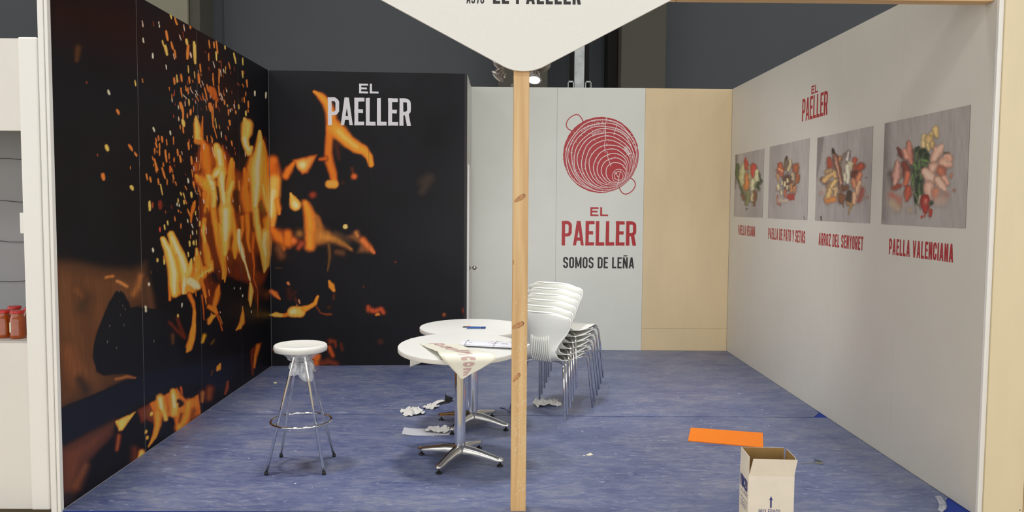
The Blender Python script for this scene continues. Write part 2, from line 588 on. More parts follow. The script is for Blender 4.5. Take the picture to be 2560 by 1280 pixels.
M['ply'] = ply_mat('birch_plywood', srgb(222, 200, 160))
M['ply_light'] = ply_mat('pale_birch_plywood', srgb(238, 222, 186))


def pine_mat():
    m = bpy.data.materials.new('pine_timber')
    m.use_nodes = True
    nt = m.node_tree
    P = nt.nodes['Principled BSDF']
    tc = nt.nodes.new('ShaderNodeTexCoord')
    mp = nt.nodes.new('ShaderNodeMapping')
    mp.inputs['Scale'].default_value = (26, 26, 1.1)
    nz = nt.nodes.new('ShaderNodeTexNoise')
    nz.inputs['Scale'].default_value = 1.0
    nz.inputs['Detail'].default_value = 5
    nz.inputs['Distortion'].default_value = .6
    cr = nt.nodes.new('ShaderNodeValToRGB')
    cr.color_ramp.elements[0].position = .28
    cr.color_ramp.elements[0].color = srgb(206, 160, 108)
    cr.color_ramp.elements[1].position = .72
    cr.color_ramp.elements[1].color = srgb(236, 202, 150)
    nt.links.new(tc.outputs['Object'], mp.inputs[0])
    nt.links.new(mp.outputs[0], nz.inputs['Vector'])
    nt.links.new(nz.outputs[0], cr.inputs[0])
    nt.links.new(cr.outputs[0], P.inputs['Base Color'])
    P.inputs['Roughness'].default_value = .45
    return m


M['pine'] = pine_mat()


def film_mat():
    """hazy, scuffed protective plastic film over the blue carpet"""
    m = bpy.data.materials.new('scuffed_floor_film')
    m.use_nodes = True
    nt = m.node_tree
    P = nt.nodes['Principled BSDF']
    tc = nt.nodes.new('ShaderNodeTexCoord')

    def noise(scale, det, stretch=(1, 1, 1), dist=0.0):
        mp = nt.nodes.new('ShaderNodeMapping')
        mp.inputs['Scale'].default_value = stretch
        n = nt.nodes.new('ShaderNodeTexNoise')
        n.inputs['Scale'].default_value = scale
        n.inputs['Detail'].default_value = det
        n.inputs['Roughness'].default_value = .62
        n.inputs['Distortion'].default_value = dist
        nt.links.new(tc.outputs['Object'], mp.inputs[0])
        nt.links.new(mp.outputs[0], n.inputs['Vector'])
        return n

    big = noise(2.3, 7, (.8, 1.3, 1), .5)
    fine = noise(14, 6, (.55, 1.8, 1), 1.0)
    cr = nt.nodes.new('ShaderNodeValToRGB')
    e = cr.color_ramp.elements
    e[0].position, e[0].color = .34, srgb(68, 79, 124)
    e[1].position, e[1].color = .64, srgb(132, 135, 154)
    e.new(.49).color = srgb(98, 108, 144)
    mx = nt.nodes.new('ShaderNodeMath')
    mx.operation = 'MULTIPLY_ADD'
    mx.inputs[1].default_value = .45
    ad = nt.nodes.new('ShaderNodeMath')
    ad.operation = 'MULTIPLY'
    ad.inputs[1].default_value = .55
    nt.links.new(fine.outputs[0], ad.inputs[0])
    nt.links.new(big.outputs[0], mx.inputs[0])
    nt.links.new(ad.outputs[0], mx.inputs[2])
    nt.links.new(mx.outputs[0], cr.inputs[0])
    # pale scuffs
    sc = noise(30, 5, (.35, 1.4, 1), 1.6)
    ss = nt.nodes.new('ShaderNodeMapRange')
    ss.inputs['From Min'].default_value = .59
    ss.inputs['From Max'].default_value = .76
    mxc = nt.nodes.new('ShaderNodeMix')
    mxc.data_type = 'RGBA'
    mxc.inputs[7].default_value = srgb(176, 182, 206)
    nt.links.new(sc.outputs[0], ss.inputs['Value'])
    nt.links.new(ss.outputs[0], mxc.inputs[0])
    nt.links.new(cr.outputs[0], mxc.inputs[6])
    nt.links.new(mxc.outputs[2], P.inputs['Base Color'])
    rr = nt.nodes.new('ShaderNodeMapRange')
    rr.inputs['To Min'].default_value = .34
    rr.inputs['To Max'].default_value = .62
    nt.links.new(fine.outputs[0], rr.inputs['Value'])
    nt.links.new(rr.outputs[0], P.inputs['Roughness'])
    P.inputs['Specular IOR Level'].default_value = .75
    bp = nt.nodes.new('ShaderNodeBump')
    bp.inputs['Strength'].default_value = .25
    bp.inputs['Distance'].default_value = .004
    nt.links.new(mx.outputs[0], bp.inputs['Height'])
    nt.links.new(bp.outputs[0], P.inputs['Normal'])
    return m


M['film'] = film_mat()


def clear_film_mat(name, fac=.55, tint=(.9, .92, .95, 1)):
    m = bpy.data.materials.new(name)
    m.use_nodes = True
    nt = m.node_tree
    P = nt.nodes['Principled BSDF']
    P.inputs['Base Color'].default_value = tint
    P.inputs['Roughness'].default_value = .2
    P.inputs['Specular IOR Level'].default_value = .8
    T = nt.nodes.new('ShaderNodeBsdfTransparent')
    X = nt.nodes.new('ShaderNodeMixShader')
    tc = nt.nodes.new('ShaderNodeTexCoord')
    n = nt.nodes.new('ShaderNodeTexNoise')
    n.inputs['Scale'].default_value = 28
    n.inputs['Detail'].default_value = 5
    r = nt.nodes.new('ShaderNodeMapRange')
    r.inputs['From Min'].default_value = .3
    r.inputs['From Max'].default_value = .7
    r.inputs['To Min'].default_value = max(fac - .25, 0)
    r.inputs['To Max'].default_value = min(fac + .25, 1)
    nt.links.new(tc.outputs['Object'], n.inputs['Vector'])
    nt.links.new(n.outputs[0], r.inputs['Value'])
    nt.links.new(r.outputs[0], X.inputs[0])
    nt.links.new(T.outputs[0], X.inputs[1])
    nt.links.new(P.outputs[0], X.inputs[2])
    nt.links.new(X.outputs[0], nt.nodes['Material Output'].inputs[0])
    return m


M['wrap'] = clear_film_mat('milky_plastic_wrap', .42)
M['sheet'] = mat('cream_transfer_paper', srgb(240, 238, 222), .45)
M['sheet_ink'] = mat('faded_pink_print', srgb(206, 172, 170), .5)

# ================================================================== the setting
XL, XR, YF, YB, ZT = -2.376, 2.560, 4.33, 9.29, 2.985
XC = -.393                       # right end of the black store-room wall
YC0, YC1 = 8.275, 8.385          # the black wall at its two ends

# ---- floor: blue carpet under two lengths of protective film
fl = MB().box(XL - .045, XR + .04, YF - .004, YB + .04, -.05, -.004).build('floor', M['carpet'])
tag(fl, kind='structure')


def film_sheet(outline, bumps=(), nm='film_sheet'):
    bm = bmesh.new()
    vs = [bm.verts.new((x, y, 0.0)) for x, y in outline]
    bm.faces.new(vs)
    g = bmesh.ops.extrude_face_region(bm, geom=bm.faces[:])
    for q in g['geom']:
        if isinstance(q, bmesh.types.BMVert):
            q.co.z = -.003
    bm.verts.index_update()
    mb = MB().add([q.co[:] for q in bm.verts], [[q.index for q in f.verts] for f in bm.faces])
    bm.free()
    for (x, y, rx, ry, hh) in bumps:                  # blisters pressed up in the film
        v, f, n = [(x, y, hh)], [], 12
        for k, (s_, z) in enumerate(((.45, hh * .8), (.8, hh * .3), (1, .0002))):
            for j in range(n):
                a = 2 * math.pi * j / n
                v.append((x + rx * s_ * math.cos(a), y + ry * s_ * math.sin(a), z))
        for j in range(n):
            f.append((0, 1 + j, 1 + (j + 1) % n))
            for k in range(2):
                f.append((1 + k * n + j, 1 + (k + 1) * n + j, 1 + (k + 1) * n + (j + 1) % n, 1 + k * n + (j + 1) % n))
        mb.add(v, f)
    return mb.build(nm, M['film'], fl)


film_sheet([(XL + .004, YF - .006), (2.40, YF - .006), (2.425, YF + .05), (2.47, YF + .09), (2.52, YF + .20), (XR - .003, YF + .24), (XR - .003, 6.335), (XL + .004, 6.355)],
           bumps=[(-2.20, 5.78, .05, .028, .010), (-2.16, 5.48, .05, .026, .011), (-2.24, 5.15, .045, .02, .009), (-2.10, 5.02, .06, .026, .010), (-2.18, 6.2, .045, .03, .010), (-2.0, 6.05, .03, .02, .006)])
film_sheet([(XL + .004, 6.366), (2.455, 6.352), (2.55, 6.49), (XR - .003, 6.60), (XR - .003, 8.43), (XL + .004, 8.43)],
           bumps=[(-1.9, 6.44, .10, .03, .010), (-1.3, 6.42, .16, .025, .008), (1.2, 6.40, .3, .02, .006)])
film_sheet([(XL + .004, 8.436), (XR - .003, 8.436), (XR - .003, YB - .004), (XL + .004, YB - .004)])
# the peeled, curled corner of the film
cc = MB()
cv, cf = [], []
for i in range(9):
    a = i / 8
    for j in range(5):
        b = j / 4
        x = 2.385 + .13 * a + .008 * math.sin(5 * b)
        y = YF + .0 + .20 * a * a + .03 * a - .04 * b * (1 - a * .3)
        z = .003 + .026 * b * (1 - .4 * a) + .008 * abs(math.sin(7 * a + 2 * b))
        cv.append((x - .05 * b, y, z))
for i in range(8):
    for j in range(4):
        cf.append((i * 5 + j, (i + 1) * 5 + j, (i + 1) * 5 + j + 1, i * 5 + j + 1))
cc.add(cv, cf).build('film_curl', M['wrap'], fl, smooth=True)

# ---- hall floor around the stand
hf = MB().box(-16, 16, -8, YF - .006, -.06, -.03).box(-16, XL - .046, YF - .006, 14, -.06, -.03).box(XR + .042, 16, YF - .006, 14, -.06, -.03)
tag(hf.build('floor_hall', mat('hall_floor', srgb(186, 170, 140), .5, vary=(1.5, .08))), kind='structure')

# ---- left wall with the fire mural
PAINT = Painter()
PT = PAINT
BRT, YEL, AMB, ORA, DEEP, RED, BRN, DRK, BLK = (255, 230, 166), (250, 188, 92), (238, 148, 46), (222, 118, 32), (180, 84, 24), (104, 36, 14), (92, 54, 30), (44, 22, 12), (18, 18, 22)
KHA = (214, 168, 80)
# broad glows and the charred logs, photograph frame
PT.crop(0, 0, 1.0)
PT.stroke([(160, 30, 120), (300, 60, 150), (420, 120, 120)], (34, 13, 9), BLK, 1.0, .9)
PT.stroke([(430, 60, 60), (520, 140, 80), (560, 240, 70)], (34, 14, 10), BLK, 1.0, .8)
PT.stroke([(195, 120, 10), (192, 150, 7)], (78, 48, 26), DRK, .7, .7)
PT.poly([(130, 652), (200, 655), (262, 668), (330, 672), (365, 655), (372, 700), (388, 770), (372, 785), (350, 770), (325, 780), (280, 930), (330, 935), (300, 960), (140, 1030)], (92, 56, 32), (60, 38, 24), 14, .95, 40)
PT.stroke([(160, 700, 40), (170, 800, 50), (200, 900, 45), (230, 960, 40)], (96, 60, 36), (70, 42, 24), .8, .7)
PT.stroke([(170, 880, 30), (190, 940, 35)], (116, 68, 38), (80, 46, 26), .9, .7)
PT.stroke([(205, 770, 22), (215, 745, 20)], (46, 34, 26), (70, 44, 26), .9, .6)
PT.stroke([(200, 950, 14), (215, 975, 18)], (34, 26, 24), (60, 40, 26), .9, .8)
PT.stroke([(190, 725, 14), (205, 740, 10)], (110, 66, 36), (80, 48, 26), .9, .6)
PT.stroke([(264, 694, 4), (282, 690, 5)], (186, 110, 50), (100, 60, 30), .7, .9)
PT.stroke([(292, 702, 4), (308, 710, 6), (318, 716, 4)], (176, 112, 60), (100, 60, 30), .7, .9)
PT.stroke([(352, 690, 9), (344, 720, 10), (335, 735, 10)], (142, 86, 42), (100, 60, 32), .8, .9)
PT.stroke([(366, 700, 8), (372, 740, 12), (380, 775, 7)], (82, 52, 34), (60, 38, 26), .6, .9)
PT.crop(140, 640, 3.765)
PT.poly([(560, 330), (600, 322), (635, 345), (690, 440), (702, 492), (760, 475), (840, 490), (1100, 520), (1200, 1000), (1100, 1200), (830, 1120), (600, 1108), (450, 1132), (380, 1090), (342, 950), (352, 850), (390, 700), (440, 580), (500, 430)], BLK, (16, 16, 20), 2.2, 1.0)
for (x, y) in [(592, 428), (606, 556), (482, 812), (568, 860), (505, 660), (650, 500), (630, 470), (920, 800), (640, 650), (596, 330)]:
    PT.stroke([(x, y - 8, 4), (x + 2, y + 8, 4)], (120, 110, 90), BLK, .6, .8)
PT.crop(0, 0, 1.0)
PT.poly([(145, 1022), (240, 983), (325, 945), (365, 925), (520, 900), (620, 880), (560, 985), (500, 962), (440, 968), (370, 1002), (300, 1040), (230, 1080), (145, 1125)], (17, 20, 30), BLK, 2.5, 1.0)
PT.stroke([(290, 948, 4), (318, 942, 5), (340, 944, 2)], (150, 88, 44), (90, 52, 30), .6, .9)
PT.poly([(145, 1124), (290, 1046), (283, 1088), (216, 1160), (196, 1225), (150, 1270)], (92, 50, 34), (62, 34, 26), 7, .95, 26)
PT.stroke([(190, 1215, 14), (215, 1165, 10)], (112, 64, 38), (80, 44, 30), .9, .7)
PT.stroke([(168, 1245, 16)], (26, 24, 30), (40, 28, 26), .8, .9)

PT.fat, PT.fuzz = 1.14, 1.6
# main fire: haze behind, then flames (crop of the photograph at x4.57)
PT.crop(360, 280, 4.5706)
PT.poly([(560, 600), (640, 400), (700, 330), (800, 370), (900, 380), (990, 520), (1030, 640), (1130, 700), (1200, 560), (1300, 300), (1380, 300), (1424, 540), (1424, 1300), (620, 1300), (640, 900), (560, 800)], (136, 60, 16), RED, 7, .9, 20)
PT.stroke([(590, 50, 8), (600, 140, 28), (622, 260, 40), (625, 320, 38)], YEL, AMB)
PT.stroke([(590, 330, 16), (640, 335, 18)], ORA, DEEP, .5)
PT.stroke([(670, 50, 5), (665, 180, 12), (652, 280, 14)], ORA, DEEP, .5)
PT.stroke([(670, 330, 18), (700, 420, 45), (715, 560, 50), (730, 680, 40)], ORA, DEEP, .35)
PT.stroke([(590, 600, 26), (600, 660, 24)], DEEP, RED, .7, .8)
PT.stroke([(600, 730, 22), (640, 770, 48), (700, 820, 62), (738, 900, 46), (728, 1050, 30), (690, 1290, 34)], AMB, DEEP, .3)
PT.stroke([(730, 730, 22), (772, 820, 42), (800, 950, 34), (790, 1100, 22), (810, 1290, 26)], YEL, AMB, .35)
PT.stroke([(745, 740, 16), (775, 810, 22), (790, 880, 14)], BRT, YEL, .8)
PT.stroke([(920, 460, 14), (930, 560, 30), (940, 700, 28), (930, 850, 22)], DEEP, RED, .4)
PT.stroke([(1005, 540, 15), (1000, 620, 30), (990, 720, 36), (980, 850, 44), (965, 950, 36), (950, 1010, 26)], AMB, ORA, .3)
PT.stroke([(830, 390, 28), (850, 470, 46), (870, 560, 38), (890, 700, 40), (890, 850, 38), (905, 1000, 40), (930, 1150, 58), (950, 1290, 72)], YEL, AMB, .3)
PT.stroke([(850, 440, 20), (870, 600, 18), (890, 760, 22), (900, 900, 20), (915, 1050, 22), (935, 1290, 36)], BRT, YEL, .9, .9)
PT.stroke([(770, 760, 20), (830, 690, 40), (870, 650, 34)], YEL, AMB, .35)
PT.stroke([(820, 720, 16), (850, 680, 18)], BRT, YEL, .9)
PT.stroke([(1010, 800, 18), (970, 930, 30), (960, 1050, 30), (990, 1180, 38), (1010, 1290, 32)], YEL, AMB, .35)
PT.stroke([(840, 860, 14), (850, 1000, 20), (850, 1150, 16), (845, 1260, 12)], DRK, (60, 26, 12), .5, .9)
PT.stroke([(945, 720, 10), (930, 800, 12), (925, 900, 8)], RED, DEEP, .6, .8)
PT.stroke([(720, 1100, 10), (735, 1200, 16), (735, 1290, 14)], RED, DRK, .6, .8)
PT.stroke([(1050, 920, 34), (1060, 1050, 40), (1070, 1200, 40)], (46, 20, 12), DRK, .5, .9)
PT.stroke([(1150, 80, 14), (1180, 150, 52), (1170, 230, 50), (1150, 310, 34), (1170, 390, 30), (1200, 470, 28), (1222, 410, 22)], YEL, AMB, .3)
PT.stroke([(1150, 300, 18), (1165, 380, 16), (1200, 430, 16)], BRT, YEL, .9)
PT.stroke([(1230, 540, 30), (1225, 650, 46), (1250, 800, 40)], AMB, DEEP, .5)
PT.stroke([(1150, 650, 14), (1170, 760, 38), (1150, 870, 36), (1170, 980, 52), (1190, 1100, 42), (1180, 1290, 34)], ORA, DEEP, .35)
PT.stroke([(1360, 330, 10), (1372, 450, 26), (1390, 600, 42), (1380, 750, 48), (1380, 900, 46), (1400, 1020, 38), (1420, 1150, 24)], AMB, ORA, .35)
PT.stroke([(1320, 220, 14), (1325, 330, 28), (1312, 450, 38), (1290, 560, 62), (1280, 700, 62), (1280, 850, 54), (1280, 980, 42), (1268, 1100, 32), (1290, 1290, 30)], YEL, AMB, .3)
PT.stroke([(1325, 350, 14), (1310, 500, 20), (1290, 640, 30), (1290, 800, 26), (1280, 960, 22), (1270, 1080, 16)], BRT, YEL, .9, .95)
PT.stroke([(1350, 830, 16), (1380, 960, 18), (1410, 1080, 16)], YEL, AMB, .8)
PT.poly([(1310, 1030), (1355, 1000), (1415, 1190), (1400, 1320), (1322, 1320), (1300, 1150)], (92, 58, 18), (120, 70, 22), 3, 1)
PT.stroke([(580, 1020, 8), (565, 1080, 18), (545, 1160, 14), (540, 1260, 8)], ORA, DEEP, .4)
PT.stroke([(690, 930, 24), (690, 990, 18)], ORA, DEEP, .4)
# right of the corner, on the black wall
PT.stroke([(1470, 560, 50), (1490, 700, 58), (1480, 830, 52)], ORA, DEEP, .4)
PT.stroke([(1500, 620, 26), (1490, 720, 24)], DEEP, RED, .9, .7)
PT.stroke([(1490, 780, 55), (1475, 950, 60), (1465, 1100, 50), (1455, 1290, 34)], YEL, AMB, .35)
PT.stroke([(1480, 900, 26), (1455, 1050, 24), (1445, 1250, 18)], BRT, YEL, .9, .9)
PT.stroke([(1520, 1010, 26), (1540, 1100, 26), (1545, 1160, 16)], AMB, DEEP, .4)

PT.crop(360, 530, 4.5706)
PT.poly([(650, 0), (1424, 0), (1424, 640), (1330, 900), (1290, 1050), (1220, 820), (1060, 760), (900, 700), (830, 900), (760, 1100), (690, 1000), (640, 700), (630, 400), (640, 200)], (106, 44, 14), RED, 7, .9, 20)
PT.stroke([(700, 760, 40), (740, 900, 50), (760, 1020, 40)], RED, DRK, .6, .9)
PT.stroke([(1050, 640, 40), (1060, 740, 40)], RED, DRK, .7, .8)
PT.stroke([(1320, 520, 40), (1330, 640, 40)], DRK, BLK, .6, .9)
PT.stroke([(790, 700, 50), (830, 780, 40)], BLK, DRK, .5, .95)
PT.stroke([(790, -20, 28), (810, 120, 32), (840, 300, 30), (880, 450, 42), (900, 560, 32), (930, 650, 18), (925, 800, 5)], AMB, DEEP, .3)
PT.stroke([(870, 150, 26), (890, 300, 38), (900, 420, 38), (910, 700, 14), (905, 760, 10)], AMB, ORA, .4)
PT.stroke([(1000, -20, 24), (1030, 180, 30), (1050, 300, 26), (1040, 420, 38), (1040, 520, 16)], AMB, DEEP, .35)
PT.stroke([(930, -20, 64), (940, 150, 58), (930, 300, 46), (930, 400, 40), (920, 480, 25)], YEL, AMB, .35)
PT.stroke([(930, -20, 34), (935, 150, 30), (930, 320, 20)], BRT, YEL, .9, .9)
PT.stroke([(690, 90, 25), (672, 220, 22), (690, 330, 25), (715, 450, 38), (735, 570, 42), (742, 640, 30)], AMB, DEEP, .3)
PT.stroke([(685, 150, 12), (680, 240, 12), (700, 340, 10)], YEL, AMB, .8)
PT.stroke([(1120, 60, 20), (1125, 200, 16), (1110, 300, 10)], ORA, DEEP, .5)
PT.stroke([(1180, 40, 26), (1190, 200, 22), (1190, 330, 18), (1210, 450, 12)], ORA, DEEP, .5)
PT.stroke([(1250, 250, 26), (1240, 450, 18), (1262, 600, 14), (1255, 760, 10), (1300, 900, 7), (1300, 1200, 7)], DEEP, RED, .5)
PT.stroke([(1280, -20, 28), (1290, 130, 30), (1320, 280, 32), (1345, 400, 28), (1370, 520, 18)], YEL, AMB, .35)
PT.stroke([(1420, 110, 50), (1415, 200, 30)], AMB, ORA, .4)
PT.stroke([(1395, 230, 44), (1392, 350, 52), (1390, 480, 46), (1392, 600, 34), (1375, 685, 8)], KHA, AMB, .25)
PT.stroke([(1385, 250, 20), (1370, 380, 20), (1395, 500, 14)], (236, 208, 140), KHA, .9)
PT.stroke([(1085, 215, 20), (1085, 330, 24), (1110, 430, 26), (1140, 540, 14), (1180, 660, 10), (1210, 780, 8)], BRT, AMB, .4)
PT.stroke([(1215, 810, 10), (1225, 900, 24), (1215, 1000, 18), (1215, 1080, 5)], YEL, ORA, .35)
PT.stroke([(300, 630, 14), (295, 820, 16), (295, 1000, 15)], ORA, DEEP, .35)
PT.stroke([(400, 600, 70), (400, 760, 66), (385, 900, 44)], AMB, ORA, .3)
PT.stroke([(215, 310, 26), (270, 420, 42), (310, 560, 48), (335, 700, 50), (345, 830, 46), (352, 940, 32)], YEL, AMB, .22)
PT.stroke([(220, 320, 12), (285, 440, 20), (325, 580, 22), (345, 700, 26), (350, 850, 24), (350, 930, 12)], BRT, YEL, .8)
PT.stroke([(310, 260, 34), (360, 400, 46), (420, 520, 48), (460, 640, 50), (480, 760, 48), (465, 910, 26)], YEL, AMB, .22)
PT.stroke([(325, 290, 16), (380, 430, 20), (440, 560, 24), (480, 700, 28), (460, 830, 22), (445, 930, 8)], BRT, YEL, .8)
PT.stroke([(410, 810, 12), (415, 900, 8)], DEEP, AMB, .6)
PT.stroke([(545, 540, 8), (528, 640, 28), (495, 720, 32)], YEL, AMB, .35)
PT.stroke([(600, 420, 14), (615, 540, 30), (620, 660, 52), (600, 740, 52), (560, 780, 30)], AMB, ORA, .3)
PT.stroke([(770, 575, 22), (770, 650, 26), (700, 665, 38), (660, 720, 42)], AMB, ORA, .3)
PT.stroke([(765, 600, 12), (770, 650, 12), (690, 690, 14), (630, 760, 20)], YEL, AMB, .8)
PT.stroke([(520, 790, 42), (570, 830, 58), (610, 850, 32)], BRT, AMB, .25)
PT.stroke([(510, 880, 34), (555, 900, 20)], AMB, ORA, .4)
PT.stroke([(520, 950, 22), (560, 1040, 18), (580, 1150, 12), (580, 1290, 9)], ORA, DEEP, .4)
PT.stroke([(650, 770, 22), (680, 870, 18), (705, 970, 14)], ORA, DEEP, .4)
PT.stroke([(660, 950, 10), (680, 1100, 10), (688, 1230, 6)], DEEP, RED, .5)
PT.stroke([(862, 830, 8), (842, 920, 28), (822, 1010, 30), (800, 1080, 20), (832, 1150, 16)], ORA, DEEP, .35)
PT.stroke([(740, 1080, 20), (800, 1120, 20), (830, 1150, 14)], ORA, DEEP, .4)
PT.stroke([(830, 1170, 6), (760, 1230, 18), (742, 1270, 16)], AMB, ORA, .35)
PT.stroke([(1125, 1080, 4), (1130, 1180, 10), (1122, 1260, 22)], AMB, DEEP, .35)
PT.stroke([(1350, 900, 60), (1400, 960, 60)], (56, 30, 14), BLK, .9, .8)
PT.stroke([(1280, 1160, 70), (1400, 1180, 50)], (44, 30, 12), BLK, .9, .8)

PT.crop(270, 780, 3.4605)
PT.stroke([(745, -10, 10), (742, 120, 14), (726, 230, 22), (702, 305, 24), (680, 348, 5)], AMB, ORA, .3)
PT.stroke([(880, 70, 18), (905, 30, 10)], AMB, ORA, .4)
PT.stroke([(940, 20, 8), (975, 100, 7), (990, 160, 5)], DEEP, RED, .6)
PT.stroke([(835, 205, 16), (815, 260, 12)], (200, 140, 30), (130, 84, 20), .4)
PT.stroke([(920, 240, 8), (895, 275, 10)], (96, 66, 20), DRK, .6)
PT.stroke([(1165, 10, 10), (1162, 90, 18), (1140, 130, 16), (1108, 154, 5)], AMB, DEEP, .35)
PT.stroke([(972, 448, 6), (958, 482, 16), (945, 500, 8)], AMB, ORA, .35)
PT.stroke([(1322, 270, 12), (1290, 305, 22), (1248, 340, 16), (1240, 400, 12), (1252, 540, 12)], RED, DRK, .5)
PT.stroke([(1300, 290, 14), (1280, 380, 12), (1265, 480, 9)], ORA, DEEP, .5)
PT.stroke([(560, 200, 20), (560, 270, 14)], BRN, DRK, .7, .8)
PT.stroke([(600, 60, 16), (660, 220, 20), (530, 90, 14)], RED, DRK, .8, .7)
PT.poly([(65, 945), (150, 905), (242, 862), (190, 930), (125, 1020), (95, 1026)], YEL, AMB, 2.0, 1, 6)
PT.poly([(260, 850), (330, 812), (372, 790), (440, 890), (390, 960), (330, 930), (290, 960)], (110, 56, 26), RED, 5, .9)
PT.poly([(362, 795), (520, 702), (600, 658), (640, 720), (690, 772), (785, 712), (802, 880), (690, 960), (590, 1034), (568, 905), (462, 900), (432, 1050), (348, 1168), (388, 1060), (420, 930)], ORA, DEEP, 2.5, 1, 8)
PT.stroke([(630, 650, 8), (640, 710, 8)], DEEP, RED, .6)
PT.stroke([(452, 745, 26), (468, 820, 28), (490, 880, 18), (500, 930, 14)], YEL, AMB, .4)
PT.stroke([(450, 750, 12), (465, 830, 12)], BRT, YEL, .9)
PT.stroke([(565, 690, 22), (578, 780, 28), (570, 875, 26)], YEL, AMB, .4)
PT.stroke([(565, 720, 10), (575, 820, 12)], BRT, YEL, .9)
PT.stroke([(515, 740, 14), (520, 860, 12)], DEEP, ORA, .5)
PT.stroke([(432, 880, 30), (432, 980, 24), (402, 1080, 14), (350, 1166, 5)], AMB, ORA, .35)
PT.stroke([(610, 770, 20), (640, 790, 22), (620, 810, 14)], (30, 18, 14), DRK, .4)
PT.stroke([(510, 975, 30), (500, 1050, 50)], (17, 19, 28), BLK, .3)
PT.stroke([(700, 790, 26), (690, 900, 26), (610, 1000, 24)], AMB, ORA, .6)
PT.stroke([(640, 880, 14), (615, 950, 14)], (60, 26, 14), RED, .6, .8)
PT.stroke([(740, 850, 26), (720, 930, 22)], (110, 50, 20), RED, .7, .8)
PT.stroke([(820, 700, 20), (815, 770, 14)], (160, 100, 34), RED, .6, .9)
PT.stroke([(885, 670, 26), (875, 745, 22)], (130, 66, 22), RED, .7, .9)
PT.stroke([(1036, 600, 8), (1030, 660, 12), (1015, 710, 8)], (130, 62, 28), RED, .6, .9)
PT.stroke([(905, 510, 8), (895, 550, 6)], (90, 56, 30), DRK, .6, .8)
for (x, y, rx, ry) in [(377, 882, 10, 14), (328, 1038, 9, 12), (338, 1088, 9, 13)]:
    PT.stroke([(x + 2, y - ry * .5, rx), (x - 2, y + ry * .5, rx)], YEL, AMB, .25)
PT.stroke([(230, 1190, 36), (230, 1280, 40)], (96, 44, 22), DRK, .8, .8)
PT.stroke([(292, 1215, 20), (268, 1275, 16)], YEL, ORA, .4)
PT.stroke([(95, 1070, 18), (75, 1190, 14)], (150, 76, 34), RED, .7, .8)

# black wall (crops at x4.57, x4.92, x5.33)
PT.crop(660, 210, 4.57)
PT.stroke([(575, 85, 14), (645, 135, 34), (712, 210, 42), (762, 330, 50), (772, 440, 52)], AMB, DEEP, .3)
PT.stroke([(745, 480, 24), (745, 620, 38), (735, 780, 38), (750, 900, 42), (790, 1020, 38), (802, 1120, 32)], ORA, DEEP, .3)
PT.stroke([(800, 500, 74), (870, 565, 72), (960, 655, 60), (1060, 722, 55), (1140, 755, 42), (1200, 830, 34), (1225, 920, 26)], AMB, ORA, .25)
PT.stroke([(850, 540, 36), (930, 620, 32), (1060, 720, 26)], KHA, AMB, .9)
PT.stroke([(745, 1145, 38), (800, 1143, 40)], (240, 164, 70), AMB, .25)
PT.stroke([(640, 862, 18), (705, 850, 28)], DEEP, RED, .5)
PT.stroke([(830, 690, 34), (855, 860, 18)], (66, 30, 20), DRK, .9, .8)
PT.poly([(330, 868), (600, 808), (560, 895), (500, 1012), (440, 1028), (388, 965)], YEL, DEEP, 4, 1, 22)
PT.stroke([(440, 925, 40)], BRT, YEL, .9)
PT.stroke([(335, 905, 18), (285, 980, 36), (252, 1045, 36)], ORA, DEEP, .4)
PT.stroke([(1005, 960, 20), (1028, 1040, 20)], (92, 44, 28), DRK, .7, .8)
PT.stroke([(1030, 1055, 28)], (206, 96, 54), DEEP, .4)
PT.stroke([(900, 1125, 26)], (60, 30, 20), DRK, .9, .7)
PT.crop(660, 460, 4.923)
PT.stroke([(600, 135, 36)], (134, 54, 40), RED, .4)
PT.stroke([(330, 120, 14), (360, 190, 38), (385, 252, 58)], YEL, AMB, .2)
PT.stroke([(375, 240, 34), (395, 265, 34)], BRT, YEL, .9)
PT.poly([(470, 195), (560, 230), (620, 330), (700, 450), (760, 560), (900, 620), (1080, 800), (1095, 830), (960, 780), (860, 720), (650, 760), (610, 830), (520, 800), (500, 600), (490, 420)], (206, 122, 40), (120, 66, 30), 5, .95, 14)
PT.stroke([(510, 240, 30), (550, 360, 40), (570, 480, 44), (570, 640, 46), (560, 770, 40)], AMB, ORA, .6)
PT.stroke([(640, 430, 34), (660, 520, 30)], (130, 86, 44), (190, 110, 40), .8, .7)
PT.stroke([(700, 640, 80), (900, 680, 50), (1080, 805, 14)], (176, 118, 52), (90, 58, 34), .7, .75)
PT.stroke([(960, 850, 46), (900, 840, 40)], (104, 66, 40), DRK, .8, .7)
PT.stroke([(800, 740, 24), (812, 900, 22), (785, 1070, 10)], (112, 76, 36), DRK, .7, .8)
PT.stroke([(880, 600, 40), (1040, 690, 60)], (74, 52, 38), BLK, .9, .7)
PT.stroke([(100, 560, 30), (170, 640, 62), (235, 740, 42), (242, 800, 22)], ORA, DEEP, .5)
PT.stroke([(290, 615, 44), (295, 720, 50)], ORA, DEEP, .5)
PT.stroke([(365, 700, 42)], (216, 112, 50), DEEP, .5)
PT.stroke([(435, 612, 48)], (150, 98, 46), (80, 50, 30), .6, .9)
PT.stroke([(462, 735, 42), (420, 790, 26)], (160, 70, 44), RED, .6, .9)
PT.stroke([(550, 595, 24)], (230, 140, 70), ORA, .6)
PT.stroke([(180, 790, 60), (215, 880, 60)], (116, 70, 40), DRK, .7, .8)
PT.stroke([(150, 1030, 14), (220, 1035, 12)], (70, 50, 36), BLK, .9, .8)
PT.poly([(1010, 650), (1160, 570), (1200, 650), (1370, 855), (1150, 845), (1180, 740)], (150, 92, 46), (90, 56, 36), 6, .85, 16)
PT.stroke([(1135, 600, 26), (1150, 640, 24)], (186, 116, 56), (120, 70, 40), .6)
